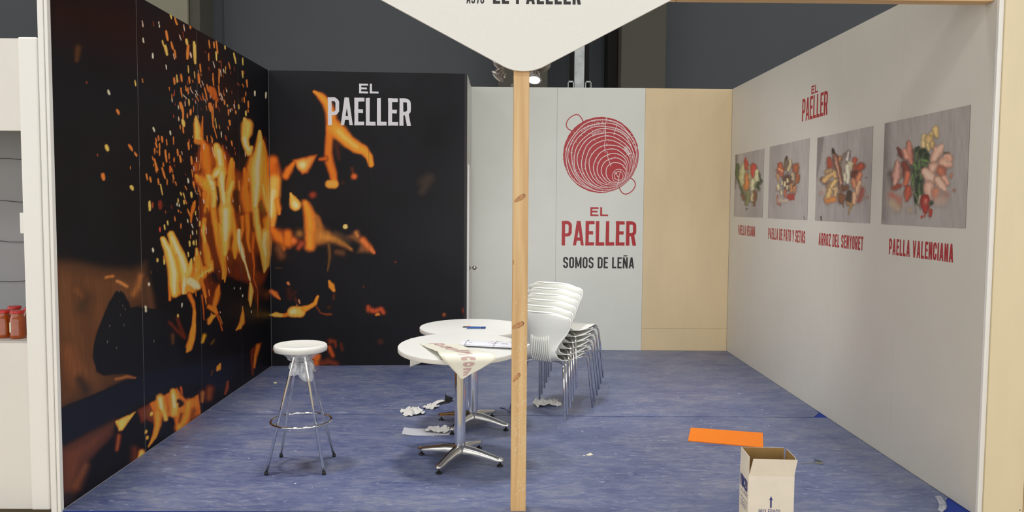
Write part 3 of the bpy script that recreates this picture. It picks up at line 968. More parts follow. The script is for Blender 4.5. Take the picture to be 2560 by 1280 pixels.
PT.stroke([(1220, 690, 32), (1300, 790, 30), (1355, 842, 16)], (222, 116, 58), DEEP, .5)
PT.stroke([(1000, 522, 25)], (248, 206, 140), YEL, .15)
PT.crop(660, 680, 5.333)
PT.stroke([(95, 258, 26), (150, 290, 34), (215, 360, 10)], (214, 116, 40), (150, 60, 36), .3)
PT.stroke([(320, 148, 16), (335, 165, 12)], (226, 150, 96), DEEP, .4)
PT.stroke([(335, 230, 50), (350, 340, 54), (420, 260, 30)], (58, 26, 16), BLK, .7, .9)
PT.stroke([(415, 350, 26), (440, 430, 14)], (76, 34, 20), BLK, .7, .9)
PT.stroke([(465, 372, 8), (480, 410, 7)], (200, 150, 110), DEEP, .5)
PT.stroke([(440, 440, 8)], (210, 160, 110), DEEP, .5)
PT.stroke([(75, 580, 6), (160, 570, 26), (250, 578, 20)], (246, 178, 84), AMB, .2)
PT.stroke([(270, 580, 20), (335, 560, 26)], ORA, DEEP, .3)
PT.stroke([(390, 530, 62), (480, 532, 62)], YEL, AMB, .15)
PT.stroke([(375, 530, 34), (400, 530, 36)], BRT, YEL, .9)
PT.stroke([(540, 490, 36), (620, 462, 22), (680, 420, 24), (722, 325, 14)], AMB, ORA, .25)
PT.stroke([(690, 452, 9), (752, 545, 10), (830, 562, 16), (890, 562, 18)], (122, 56, 30), DRK, .5)
PT.stroke([(870, 470, 26)], (70, 40, 26), DRK, .8, .8)
PT.stroke([(872, 125, 14), (902, 185, 32), (935, 245, 16)], AMB, ORA, .25)
PT.stroke([(938, 300, 18), (930, 360, 20)], (84, 44, 28), DRK, .7, .8)
PT.stroke([(1325, 195, 14)], (96, 50, 36), DRK, .7)
PT.stroke([(1395, 470, 34), (1400, 500, 40), (1475, 520, 34), (1560, 495, 32), (1590, 540, 30)], (180, 74, 38), (80, 34, 22), .45)
PT.poly([(1480, 580), (1484, 562), (1500, 544), (1520, 542), (1540, 556), (1547, 580)], (246, 146, 76), ORA, 1.2)
PT.stroke([(680, 1130, 44), (720, 1120, 30), (700, 1220, 42)], (206, 100, 36), DEEP, .4)
PT.stroke([(870, 1000, 30), (920, 1120, 26)], (174, 76, 26), RED, .5)
PT.stroke([(880, 920, 40), (950, 930, 24), (960, 1000, 18)], (112, 44, 20), DRK, .5)
PT.stroke([(770, 1215, 44), (850, 1190, 50), (960, 1225, 44)], (104, 42, 26), DRK, .6)
PT.stroke([(1030, 960, 22), (1045, 1040, 24)], (84, 34, 22), DRK, .6)
PT.stroke([(1550, 930, 50)], (70, 34, 22), BLK, .8)
PT.stroke([(110, 1030, 14), (130, 1045, 10)], (120, 60, 40), DRK, .6)
PT.crop(0, 0, 1)
PT.stroke([(1060, 455, 18), (1075, 445, 16), (1055, 480, 12)], (56, 44, 36), BLK, 1.0, .8)
PT.stroke([(1162, 775, 5), (1164, 785, 4)], (150, 46, 32), RED, .5)
PT.stroke([(1110, 787, 5)], (150, 80, 50), DRK, .6)
PT.stroke([(988, 655, 3)], (110, 50, 36), DRK, .6)

PT.fat, PT.fuzz = 1.0, 1.0
# sparks
PK, PW, PY, PO, PD = (232, 176, 150), (246, 226, 186), (240, 186, 92), (226, 124, 52), (150, 64, 36)
SP = {  # crop: (ox, oy, k, [(x0, y0, x1, y1, r, colour)])
    'a': (340, 20, 4.2676, [
        (66, 138, 72, 198, 5, PK), (180, 140, 190, 195, 3, PD), (242, 145, 250, 208, 5, PW), (365, 65, 378, 108, 9, PY), (413, 100, 440, 178, 8, PO), (508, 178, 520, 243, 5, PK),
        (575, 190, 582, 222, 8, PO), (76, 322, 81, 368, 8, PW), (324, 250, 340, 345, 12, PO), (282, 348, 298, 408, 9, PY), (312, 408, 330, 496, 14, PY), (380, 365, 396, 438, 11, PO),
        (410, 450, 428, 530, 10, PO), (398, 490, 414, 548, 6, PK), (462, 290, 480, 345, 5, PK), (500, 250, 510, 325, 3, PD), (180, 488, 182, 532, 8, PW), (320, 608, 325, 655, 5, PW),
        (536, 335, 545, 385, 13, PY), (555, 400, 550, 540, 16, PO), (618, 370, 628, 590, 14, PY), (625, 400, 626, 520, 16, PY), (578, 480, 588, 528, 8, PK), (775, 345, 786, 430, 7, PO),
        (830, 365, 836, 425, 8, PO), (855, 352, 874, 488, 7, PO), (856, 470, 862, 558, 8, PY), (775, 485, 778, 560, 6, PO), (948, 398, 952, 440, 8, PY), (1042, 482, 1068, 590, 9, PY),
        (1138, 540, 1143, 605, 8, PY), (1132, 675, 1142, 738, 8, PY), (1182, 770, 1188, 845, 8, PO), (820, 700, 832, 825, 8, PO), (885, 650, 888, 810, 7, PO), (905, 560, 910, 650, 4, PD),
        (820, 570, 845, 640, 4, PW), (930, 655, 940, 692, 5, PW), (955, 630, 958, 700, 4, PY), (900, 660, 908, 730, 5, PK), (990, 580, 1005, 650, 6, PO), (680, 600, 690, 680, 9, PO),
        (665, 705, 675, 800, 13, PO), (620, 680, 626, 750, 5, PY), (555, 620, 558, 690, 6, PY), (565, 740, 572, 800, 10, PO), (478, 712, 488, 780, 11, PO), (432, 715, 438, 795, 8, PY),
        (406, 750, 412, 815, 9, PO), (560, 980, 564, 1040, 7, PY), (472, 1010, 500, 1110, 16, PO), (500, 1080, 504, 1180, 10, PO), (502, 1200, 506, 1250, 16, PY), (582, 1090, 582, 1140, 12, PO),
        (575, 850, 612, 910, 4, PK), (635, 885, 660, 930, 4, PW), (640, 940, 670, 990, 5, PO), (705, 780, 725, 835, 4, PK), (730, 850, 765, 985, 8, PO), (755, 820, 775, 890, 8, PO),
        (790, 850, 830, 960, 26, DEEP), (825, 860, 860, 990, 24, DEEP), (850, 1000, 852, 1060, 8, PO), (790, 1020, 800, 1090, 18, PO), (820, 1050, 825, 1180, 7, PO), (805, 1100, 820, 1270, 6, PO),
        (850, 1180, 855, 1280, 4, PY), (885, 830, 890, 930, 7, PO), (905, 910, 925, 985, 6, PK), (935, 880, 938, 930, 5, PD), (940, 985, 942, 1030, 8, PO), (963, 868, 970, 895, 6, PW),
        (970, 1030, 978, 1052, 6, PY), (985, 1085, 988, 1140, 9, PO), (1004, 1080, 1010, 1105, 6, PW), (1045, 1030, 1052, 1070, 7, PK), (1095, 1035, 1100, 1075, 9, PY), (1062, 1095, 1066, 1125, 8, PO),
        (1080, 800, 1082, 820, 4, PD), (1155, 955, 1158, 1010, 7, PO), (1170, 900, 1172, 940, 6, PO), (1200, 1000, 1200, 1060, 9, PO), (1172, 1100, 1174, 1150, 9, PY), (1195, 1080, 1196, 1110, 6, PO),
        (1268, 895, 1272, 932, 5, PW), (1000, 1200, 1002, 1245, 9, PO), (450, 1040, 455, 1075, 5, PW), (402, 1140, 404, 1165, 5, PD), (385, 970, 388, 1000, 5, PW), (380, 925, 384, 970, 5, PO),
        (410, 880, 412, 940, 5, PD), (480, 855, 490, 945, 7, PO), (500, 920, 545, 975, 4, PK), (530, 830, 535, 880, 6, PO), (550, 850, 555, 920, 6, PO), (520, 1000, 525, 1045, 5, PK),
        (745, 1040, 760, 1095, 4, PO), (680, 930, 700, 990, 4, PD), (710, 910, 715, 980, 5, PO), (730, 970, 750, 1015, 4, PK), (610, 1050, 612, 1110, 4, PO), (545, 1130, 548, 1170, 7, PO), (450, 1165, 455, 1200, 5, PK)]),
    'b': (360, 280, 4.5706, [
        (105, 178, 120, 222, 8, PW), (300, 222, 304, 262, 7, PW), (335, 285, 338, 370, 8, PO), (130, 350, 145, 410, 10, PO), (135, 305, 140, 340, 9, PO), (165, 275, 168, 325, 8, PO), (205, 285, 212, 340, 13, PO),
        (258, 320, 264, 380, 8, PO), (175, 365, 178, 425, 9, PO), (118, 415, 122, 475, 8, PO), (175, 430, 180, 495, 8, PO), (245, 435, 260, 565, 11, PO), (285, 470, 290, 530, 7, PO), (345, 530, 346, 570, 8, PO),
        (385, 430, 388, 500, 10, PO), (410, 500, 420, 575, 10, PO), (120, 540, 155, 660, 13, PO), (135, 630, 142, 680, 9, PO), (95, 510, 105, 550, 6, PO), (220, 580, 224, 625, 8, PO), (205, 640, 240, 760, 12, PO),
        (300, 625, 298, 690, 13, (226, 92, 40)), (320, 640, 322, 690, 6, PO), (28, 712, 42, 770, 10, PO), (68, 748, 84, 800, 10, PO), (160, 768, 170, 830, 9, PO), (190, 830, 214, 945, 8, PY), (260, 775, 262, 830, 8, PO),
        (332, 720, 340, 770, 8, PO), (355, 795, 368, 835, 7, PO), (500, 762, 506, 805, 9, PW), (62, 1030, 68, 1120, 15, PY), (98, 1040, 100, 1090, 10, PD), (188, 1030, 188, 1100, 24, (110, 36, 24)), (245, 1130, 250, 1155, 6, PD),
        (505, 350, 510, 430, 11, PO), (515, 310, 518, 350, 8, PD), (540, 515, 548, 595, 12, PO), (598, 520, 600, 570, 6, PW), (570, 620, 572, 680, 6, PK), (545, 660, 556, 740, 6, PO), (440, 90, 455, 160, 17, PY), (445, 170, 450, 240, 9, PO),
        (410, 150, 414, 190, 6, PO), (390, 60, 396, 95, 6, PK), (540, 915, 545, 970, 12, PY), (455, 1010, 460, 1050, 11, PY), (390, 995, 392, 1030, 9, PY), (378, 1040, 380, 1065, 8, PW), (402, 1055, 406, 1080, 7, PW), (418, 920, 430, 955, 7, PY),
        (445, 930, 465, 985, 7, PY), (470, 1000, 490, 1045, 7, PO), (500, 1110, 528, 1180, 8, PO), (390, 1115, 394, 1140, 7, PO), (415, 1140, 430, 1155, 5, PO), (588, 1130, 590, 1175, 7, PY), (355, 1200, 357, 1245, 6, PO), (500, 1230, 506, 1260, 7, PW),
        (470, 850, 490, 890, 6, PO), (560, 800, 575, 860, 12, PO), (620, 860, 640, 920, 5, PO), (635, 920, 642, 960, 6, PO), (680, 1000, 686, 1040, 6, PW), (720, 275, 726, 335, 7, PO), (775, 300, 782, 355, 9, PO), (880, 228, 884, 282, 6, PW),
        (970, 95, 984, 150, 8, PO), (955, 165, 966, 205, 6, PO), (930, 270, 945, 320, 10, PD), (1000, 330, 1012, 385, 8, PO), (1035, 405, 1040, 435, 7, PD), (1032, 570, 1036, 615, 8, PO), (1085, 790, 1096, 900, 9, PO), (1095, 1070, 1098, 1140, 8, PO),
        (780, 400, 808, 510, 5, PK), (920, 490, 930, 535, 5, PK), (900, 380, 905, 440, 5, PO), (830, 960, 840, 1010, 4, PK), (1018, 1000, 1020, 1030, 5, PK), (1155, 460, 1158, 510, 6, PK), (1195, 760, 1200, 795, 6, PK), (780, 100, 830, 300, 6, PO),
        (790, 20, 800, 110, 5, PO), (600, 1200, 612, 1240, 4, PW), (635, 1245, 637, 1280, 9, PY), (270, 1250, 274, 1290, 7, PY), (650, 460, 652, 640, 6, PO), (630, 560, 632, 660, 5, PO), (685, 360, 690, 430, 7, PK)]),
    'c': (360, 530, 4.5706, [
        (272, 105, 276, 150, 8, PY), (232, 148, 240, 195, 8, PY), (182, 180, 184, 220, 10, (196, 66, 50)), (355, 60, 357, 100, 6, PO), (422, 135, 424, 185, 8, PO), (545, 140, 562, 185, 6, PW), (635, 105, 637, 155, 10, PY), (552, 220, 562, 258, 7, PW),
        (600, 215, 603, 255, 6, PY), (535, 260, 537, 300, 6, PO), (522, 335, 524, 390, 11, PY), (568, 335, 572, 375, 10, PY), (505, 465, 510, 510, 9, PY), (150, 535, 154, 565, 12, PY), (225, 500, 228, 545, 7, PO), (230, 545, 232, 595, 11, PY),
        (56, 818, 58, 838, 13, PW), (22, 1118, 23, 1138, 12, PW), (435, 1050, 436, 1088, 8, PW), (388, 1175, 388, 1198, 11, PY), (645, 450, 650, 480, 9, PY), (710, 170, 716, 245, 6, PK), (595, 320, 598, 380, 7, PY), (600, 430, 604, 490, 14, PY),
        (1150, 500, 1152, 520, 6, PW), (1130, 950, 1130, 975, 6, PW), (1225, 1130, 1226, 1145, 6, PW), (960, 640, 975, 690, 5, PK), (590, 910, 592, 960, 5, PO), (575, 520, 578, 560, 9, PY), (1030, 860, 1030, 880, 4, PW), (1102, 870, 1103, 885, 5, PW),
        (700, 960, 712, 1050, 6, PO), (740, 890, 748, 960, 7, PO), (855, 1170, 900, 1280, 4, PO), (770, 1150, 760, 1180, 5, PO), (85, 680, 88, 700, 8, BRN), (150, 660, 155, 668, 5, BRN), (720, 690, 725, 740, 6, RED)]),
    'f': (0, 0, 1.0, [
        (271, 226, 274, 235, 2.6, PW), (293, 275, 297, 285, 2.8, PO), (265, 366, 269, 375, 4.5, PY), (243, 386, 244, 390, 2, PD), (257, 437, 259, 448, 4.6, PO), (328, 466, 331, 473, 4, PY), (323, 363, 330, 376, 3, PO), (337, 381, 342, 389, 2.6, PO),
        (216, 205, 217, 208, 2, PD), (338, 202, 340, 214, 1.6, PY), (382, 622, 383, 628, 2.5, PW), (665, 232, 665, 245, 2, PW), (638, 228, 638, 240, 2, PW), (364, 767, 365, 772, 3, PW)]),
}
for k in SP:
    ox, oy, sc_, lst = SP[k]
    PT.crop(ox, oy, sc_)
    for (x0, y0, x1, y1, r, c) in lst:
        PT.stroke([(x0, y0, r * .85), ((x0 + x1) / 2, (y0 + y1) / 2, r * 1.05), (x1, y1, r * .75)], c, tuple(int(q * .78) for q in c), .35)
rr_ = random.Random(11)
PT.crop(0, 0, 1)
for _ in range(130):                 # the haze of tiny sparks above the flames
    cx, cy, sx, sy = rr_.choice([(470, 230, 30, 55), (510, 230, 30, 60), (540, 160, 45, 50), (440, 420, 40, 60), (500, 460, 18, 60), (575, 240, 30, 60), (470, 560, 25, 60), (530, 700, 30, 40), (560, 480, 60, 60)])
    x, y = rr_.gauss(cx, sx), rr_.gauss(cy, sy)
    if y < 40 + .55 * (x - 400) + 20 or x > 655:
        continue
    L_ = rr_.uniform(2, 9)
    PT.stroke([(x, y, .9), (x + rr_.uniform(-.5, 2.5), y + L_, .8)], rr_.choice([PO, PD, PD, PO, PK]), None, .5, rr_.uniform(.5, .95))


def mural_base(px):
    n = fbm(px[:, 0] * .012, px[:, 1] * .012)[:, None]
    a, b = np.array(srgb(9, 9, 12)[:3]), np.array(srgb(17, 16, 20)[:3])
    return a * (1 - n) + b * n


wl = MB().box(XL - .044, XL - .0012, YF + .004, YB + .04, -.03, ZT).build('wall_left', M['seam'])
tag(wl, kind='structure')
edges_y = [YF + .012, 5.345, 6.372, 7.345, YC0 - .002]
for a_, b_ in zip(edges_y[:-1], edges_y[1:]):
    n = int((b_ - a_) / .0085)
    printed_panel('panel', wl, (lambda u, v, w: (XL - w + 0 * u, u, v)), np.linspace(a_ + .002, b_ - .002, n), np.linspace(.002, ZT, 470), .001, M['mural'], PAINT, mural_base, gain=1.8, streak=.6)

# ---- black store-room wall
wc_len = math.hypot(XC - XL, YC1 - YC0)
wc_d = ((XC - XL) / wc_len, (YC1 - YC0) / wc_len)
wc_n = (wc_d[1], -wc_d[0])


def on_closet(u, v, w):
    return (XL + wc_d[0] * u - wc_n[0] * w, YC0 + wc_d[1] * u - wc_n[1] * w, v + 0 * u)


wcl = MB().prism([(.004, 0), (wc_len - .002, 0), (wc_len - .002, ZT), (.004, ZT)], lambda a, b, w: on_closet(a, b, .005 + w), .035).build('wall_closet', M['black_edge'])
tag(wcl, kind='structure')
for (a_, b_) in [(.004, .990), (.9925, wc_len - .030)]:
    printed_panel('panel', wcl, on_closet, np.linspace(a_, b_, int((b_ - a_) / .0075)), np.linspace(.002, ZT, 430), .005, M['mural'], PAINT, lambda q: mural_base(q) * 1.6, gain=1.6, streak=.22)
MB().prism([(wc_len - .028, .002), (wc_len, .002), (wc_len, ZT), (wc_len - .028, ZT)], lambda a, b, w: on_closet(a, b, w), .03).build('edge_strip', M['black_edge'], wcl)


def closet_text(text, x0, x1, z0, z1, m, **k):
    u0, u1 = (x0 - XL) / wc_d[0], (x1 - XL) / wc_d[0]
    return letters(text, z1 - z0, u1 - u0, lambda a, b, l: on_closet(u0 + a, z0 + b, -.0006 - l), **k).build('lettering', m, wcl)


closet_text('EL', -1.480, -1.287, 2.772, 2.868, M['white_ink'], t=.2, cw=.95, gap=.16, rough=.0012)
closet_text('PAELLER', -1.791, -.962, 2.452, 2.727, M['white_ink'], t=.135, cw=.40, gap=.055, rough=.002)

# ---- white side of the store room, with its door
ws = MB().box(XC - .04, XC, YC1 + .036, YB, -.03, ZT).build('wall_closet_side', M['wall_back'])
tag(ws, kind='structure')
dr = MB().box(XC + .001, XC + .022, YC1 + .02, 9.20, .006, 2.07, .002).build('door_1', M['white_panel'])
tag(dr, kind='structure')
kn = MB()
kn.lathe([(.024, 0), (.024, .006), (.010, .010), (.009, .03), (.020, .038), (.024, .055), (.020, .070), (.006, .072), (.006, .082), (.0, .083)], 20)
ko = kn.build('door_knob', mat('brushed_steel', (.45, .43, .40, 1), .3, metal=1), dr, smooth=True)
ko.rotation_euler = (0, math.pi / 2, 0)
ko.location = (XC + .0215, 8.53, 1.0)

# ---- back wall: two white panels and a plywood one
wb = MB().box(XC + .001, XR + .04, YB + .012, YB + .05, -.03, ZT).build('wall_back', M['seam_w'])
tag(wb, kind='structure')
for (a_, b_, m_, z0_, z1_, y_) in [(XC + .002, .5785, 'wall_back', .0, ZT, YB), (.5805, 1.5735, 'wall_back', .0, ZT, YB), (1.576, XR - .001, 'ply', .2555, ZT, YB + .003), (1.576, XR - .001, 'ply', .0, .254, YB + .003)]:
    MB().box(a_, b_, y_, YB + .0115, z0_ + .001, z1_).build('panel', M[m_], wb)


def back_pt(x, z, l=0.0):
    return (x, YB - .0006 - l, z)


def back_text(text, x0, x1, z0, z1, m, **k):
    return letters(text, z1 - z0, x1 - x0, lambda a, b, l: back_pt(x0 + a, z0 + b, l), **k).build('lettering', m, wb)


back_text('EL', .969, 1.172, 1.539, 1.641, M['red_ink'], t=.2, cw=.95, gap=.16, rough=.001)
back_text('PAELLER', .647, 1.497, 1.205, 1.484, M['red_ink'], t=.135, cw=.40, gap=.055, rough=.002)
back_text('SOMOS DE LEÑA', .666, 1.478, .945, 1.072, M['dark_ink'], t=.15, cw=.44, gap=.09)

# the pan-and-log emblem
PC, PR_, LC = (1.080, 2.232), .428, (1.287, 1.997)
n = 96
rg = random.Random(5)
disc = MB()
dv = [back_pt(PC[0] + PR_ * (1 + rg.uniform(-.006, .006)) * math.cos(2 * math.pi * k / n), PC[1] + PR_ * (1 + rg.uniform(-.006, .006)) * math.sin(2 * math.pi * k / n)) for k in range(n)]
disc.add([back_pt(*PC)] + dv, [(0, 1 + k, 1 + (k + 1) % n) for k in range(n)])
ex = lambda p: (PC[0] + (1400 + p[0] / 5.565 - 1502) * .004553, PC[1] - (270 + p[1] / 5.565 - 388) * .004553)
for path in ([(318, 200), (300, 165), (280, 135), (250, 108), (215, 103), (170, 122), (125, 155), (95, 195), (82, 240), (92, 280), (120, 310), (165, 330)],
             [(975, 968), (1010, 985), (1040, 1015), (1054, 1055), (1045, 1100), (1015, 1145), (970, 1180), (920, 1197), (880, 1185), (850, 1150), (828, 1098)]):
    v, f = ribbon([ex(p) for p in path], .011)
    disc.add([back_pt(a.x, a.y) for a in v], f)
emblem = disc.build('emblem', M['red_ink'], wb)
rl = MB()
lift = .0004


def line(pts, w):
    global lift
    lift += 4e-6
    v, f = ribbon(pts, w)
    rl.add([back_pt(a.x, a.y, lift) for a in v], f)


for k, t in enumerate([.0, .06, .17, .255, .335, .415, .50, .58, .655, .725, .79, .85, .905, .955]):
    cx, cy = LC[0] + (PC[0] - LC[0]) * t, LC[1] + (PC[1] - LC[1]) * t
    R = .05 + (.422 - .05) * t
    if k == 1:
        cx, cy, R = LC[0], LC[1], .075
    ph = rg.uniform(0, 6)
    pts, wd = [], []
    m_ = 84
    for j in range(m_ + 1):
        a = 2 * math.pi * j / m_
        rr = R * (1 + .018 * math.sin(3 * a + ph) + .010 * math.sin(7 * a + ph * 2)) + rg.uniform(-.0012, .0012)
        q = (cx + rr * math.cos(a), cy + rr * math.sin(a))
        d = math.hypot(q[0] - PC[0], q[1] - PC[1])
        if d > PR_ - .004:
            q = (PC[0] + (q[0] - PC[0]) * (PR_ - .004) / d, PC[1] + (q[1] - PC[1]) * (PR_ - .004) / d)
        pts.append(q)
        sp_ = ((PC[0] - LC[0]) * math.cos(a) + (PC[1] - LC[1]) * math.sin(a) + .372) * .07
        wd.append(max(.0016, min(.0088, .36 * sp_)) if t > .1 else .0055)
    pts[-1] = pts[0]
    line(pts, wd)
    for j in range(int(4 + 20 * t)):                       # short cracks across the ring
        a = rg.uniform(.2, 3.9) if rg.random() < .75 else rg.uniform(0, 6.28)
        L_ = rg.uniform(.008, .024)
        r0 = R - L_ * rg.random()
        p0, p1 = (cx + r0 * math.cos(a), cy + r0 * math.sin(a)), (cx + (r0 + L_) * math.cos(a), cy + (r0 + L_) * math.sin(a))
        if max(math.hypot(p[0] - PC[0], p[1] - PC[1]) for p in (p0, p1)) < PR_ - .004:
            line([p0, p1], rg.uniform(.002, .0045))
for (t0, t1, a0, a1, cnt) in [(.86, .93, 1.55, 2.3, 26), (.72, .79, 1.6, 2.1, 16), (.5, .62, .5, .9, 22), (.93, .98, 1.0, 1.9, 34), (.80, .86, .7, 1.2, 16), (.9, .96, .25, .8, 16)]:
    for j in range(cnt):                                   # hatched bands
        a, t = a0 + (a1 - a0) * j / cnt, rg.uniform(t0, t0 + .02)
        cx, cy = LC[0] + (PC[0] - LC[0]) * t, LC[1] + (PC[1] - LC[1]) * t
        R0, R1 = .05 + .372 * t, .05 + .372 * t + rg.uniform(.3, 1) * (t1 - t0) * .5
        p0, p1 = (cx + R0 * math.cos(a), cy + R0 * math.sin(a)), (cx + R1 * math.cos(a), cy + R1 * math.sin(a))
        if max(math.hypot(p[0] - PC[0], p[1] - PC[1]) for p in (p0, p1)) < PR_ - .003:
            line([p0, p1], .004)
for path in ([(640, 132), (625, 250), (632, 400), (615, 520), (628, 625)], [(650, 600), (668, 700), (710, 810)], [(845, 870), (822, 960), (795, 1100)], [(790, 210), (765, 310), (742, 380)], [(760, 925), (790, 905), (800, 950), (830, 960)], [(800, 1000), (830, 985)]):
    line([ex(p) for p in path], .006)
rl.build('ring_lines', M['pale_ink'], emblem)

# ---- right wall: five film-covered panels, captions
wr = MB().box(XR + .006, XR + .038, YF - .02, YB + .011, -.03, ZT).build('wall_right', M['seam_w'])
tag(wr, kind='structure')
ey = [YF - .018, 5.306, 6.296, 7.296, 8.296, YB - .0015]
for a_, b_ in zip(ey[:-1], ey[1:]):
    MB().box(XR, XR + .0058, a_ + .0006, b_ - .0006, .001, ZT).build('panel', M['wall_right'], wr)


def right_text(text, y0, y1, z0, z1, **k):
    return letters(text, z1 - z0, y0 - y1, lambda a, b, l: (XR - .0006 - l, y0 - a, z0 + b), **k).build('lettering', M['red_ink'], wr)


right_text('EL', 6.890, 6.745, 2.603, 2.672, t=.2, cw=.95, gap=.16)
right_text('PAELLER', 7.092, 6.532, 2.396, 2.588, t=.135, cw=.40, gap=.055)
right_text('PAELLA VEGANA', 8.932, 8.328, 1.353, 1.460, t=.17, cw=.45, gap=.10)
right_text('PAELLA DE PATO Y SETAS', 7.910, 6.932, 1.350, 1.457, t=.17, cw=.45, gap=.10)
right_text('ARROZ DEL SENYORET', 6.632, 5.803, 1.352, 1.452, t=.17, cw=.45, gap=.10)
right_text('PAELLA VALENCIANA', 5.410, 4.628, 1.350, 1.456, t=.17, cw=.45, gap=.10)

# ---- end profiles and neighbours of the two side walls
tp = MB().box(XL - .046, XL - .018, YF - .03, YF + .010, -.03, ZT, .002).box(XL - .016, XL + .001, YF - .022, YF + .011, -.03, ZT, .002)
tag(tp.build('trim_1', M['white_edge']), kind='structure')
tag(MB().box(XR - .001, XR + .0245, YF - .042, YF - .0205, -.03, ZT, .001).build('trim_2', M['white_edge']), kind='structure')
wn = MB().box(XR + .039, 5.6, YF - .03, YF, -.03, 3.4).build('wall_neighbour', M['seam_w'])
tag(wn, kind='structure')
MB().box(XR + .026, 2.798, YF - .052, YF - .031, -.03, 3.4).build('panel', M['ply_light'], wn)
MB().box(2.8005, 4.1, YF - .058, YF - .031, -.03, 3.4).build('panel', M['ply'], wn)
MB().lathe([(.003, 0), (.003, .0015), (0, .0016)], 10).build('screw_head', M['dark_rubber'], wn).location = (2.783, YF - .0525, .04)
wn.children[-1].rotation_euler = (math.pi / 2, 0, 0)

# ---- the hall behind
hw = MB().box(-16, 16, 13.0, 13.2, -.03, 9.5).build('wall_hall', M['hall_grey'])
tag(hw, kind='structure')
for x0, x1 in [(-16, -10.2), (-10.19, -4.9), (-4.4, -.1), (.64, .95), (1.24, 1.5), (2.48, 7.2), (7.21, 16)]:
    MB().box(x0, x1, 12.96, 12.999, 0, 9.4).build('panel', M['hall_grey'], hw)


tag(MB().box(-26, 26, -20, 13.2, 9.5, 9.7).build('ceiling', mat('hall_ceiling', srgb(120, 120, 118), .9)), kind='structure')


def column(nm, x0, x1, y0, y1, m):
    o = MB().box(x0, x1, y0, y1, -.03, 9.4, .01).build(nm, m)
    return tag(o, kind='structure')


column('column_cream', -5.25, -4.60, 12.0, 12.35, M['hall_cream'])
column('column_cream_return', -4.595, -4.44, 12.05, 12.6, M['hall_olive'])
column('column_olive', -.12, .61, 12.1, 12.9, M['hall_olive'])
column('column_olive_wide', 1.68, 2.33, 12.05, 12.9, M['hall_olive'])
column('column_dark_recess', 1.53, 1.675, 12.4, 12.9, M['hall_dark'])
ch = thing('steel_channel', 'galvanised steel upright channel on the dark hall wall behind the stand', 'channel', (1.09, 12.3, 0))
MB().box(-.075, .075, -.02, .02, 3.0, 9.0, .004).build('web', M['steel'], ch)
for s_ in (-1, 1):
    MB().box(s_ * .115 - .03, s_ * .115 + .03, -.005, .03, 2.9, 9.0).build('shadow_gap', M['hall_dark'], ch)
    b = MB().box(s_ * .13 - .045, s_ * .13 - .034, -.09, -.021, 2.6, 3.50).box(s_ * .13 + .034, s_ * .13 + .045, -.09, -.021, 2.6, 3.50).box(s_ * .13 - .045, s_ * .13 + .045, -.09, -.021, 3.48, 3.50)
    b.build('bracket', M['steel'], ch)
MB().box(-.075, .075, .02, .65, 8.0, 8.2).build('wall_tie', M['steel'], ch)

# ================================================================== timber frame and sign
post = thing('timber_post', 'knotty pine post standing upright at the centre front of the stand', 'post', (.0815, 4.378, 0))
MB().box(-.0415, .0415, -.043, .043, -.03, 2.744, .004).build('shaft', M['pine'], post)
M['knot'] = mat('pine_knot', srgb(196, 144, 96), .5, vary=(90, .28, (1, 1, .5)))
M['knot_dark'] = mat('dark_knot_rim', srgb(104, 72, 52), .6)
for k, (kx, kz, a, w, h) in enumerate([(.002, 1.70, .62, .036, .013), (-.002, 1.02, .45, .038, .014), (-.010, .74, .9, .030, .011), (-.037, 1.355, 0, .006, .012)]):
    ca, sa = math.cos(a), math.sin(a)
    def ell(s_, lift_):
        pts = []
        for j in range(18):
            t = 2 * math.pi * j / 18
            x, z = w * s_ * math.cos(t) * (1 - .25 * math.cos(t)), h * s_ * math.sin(t)
            pts.append((max(-.0412, min(.0412, kx + x * ca - z * sa)), -.0432 - lift_, kz + x * sa + z * ca))
        return pts
    p0, p1, p2 = ell(1.0, .0001), ell(.98, .0002), ell(.84, .0002)
    MB().add(p0, [tuple(range(18))]).build('knot', M['knot'], post)
    MB().add(p1[12:] + p1[:4] + p2[12:] + p2[:4], [(j, j + 1, 11 + j, 10 + j) for j in range(9)]).build('knot_rim', M['knot_dark'], post)
fk = MB()
for j in range(150):                                     # shreds of torn wrapping film on the lower half
    z = rg.triangular(.0, 1.25, .3)
    x = rg.uniform(-.026, .036)
    L_ = rg.uniform(.004, .020)
    fk.add([(x, -.0434, z), (x + .0022, -.0434, z + .001), (x + .0022 + L_ * .45, -.0436, z + L_ * .8), (x + L_ * .45, -.0436, z + L_ * .8)], [(0, 1, 2, 3)])
tag(fk.build('film_shreds', mat('clear_film_shreds', srgb(244, 232, 208), .3), post), kind='stuff')

beam = thing('timber_beam', 'long pine beam across the top front between the two side walls', 'beam', (0, 4.378, 2.865))
for (a_, b_) in [(XL + .006, -.41), (-.408, .90), (.902, XR - .004)]:
    o = MB().box(-(.12), .12, -.0425, .0425, a_, b_, .004).build('board', M['pine'], beam)
    o.rotation_euler = (0, math.pi / 2, 0)

sign = thing('header_sign', 'white diamond-shaped stand sign with rounded corners above the post', 'sign', (.09, 4.305, 2.826))
HW, HH = .95, .499


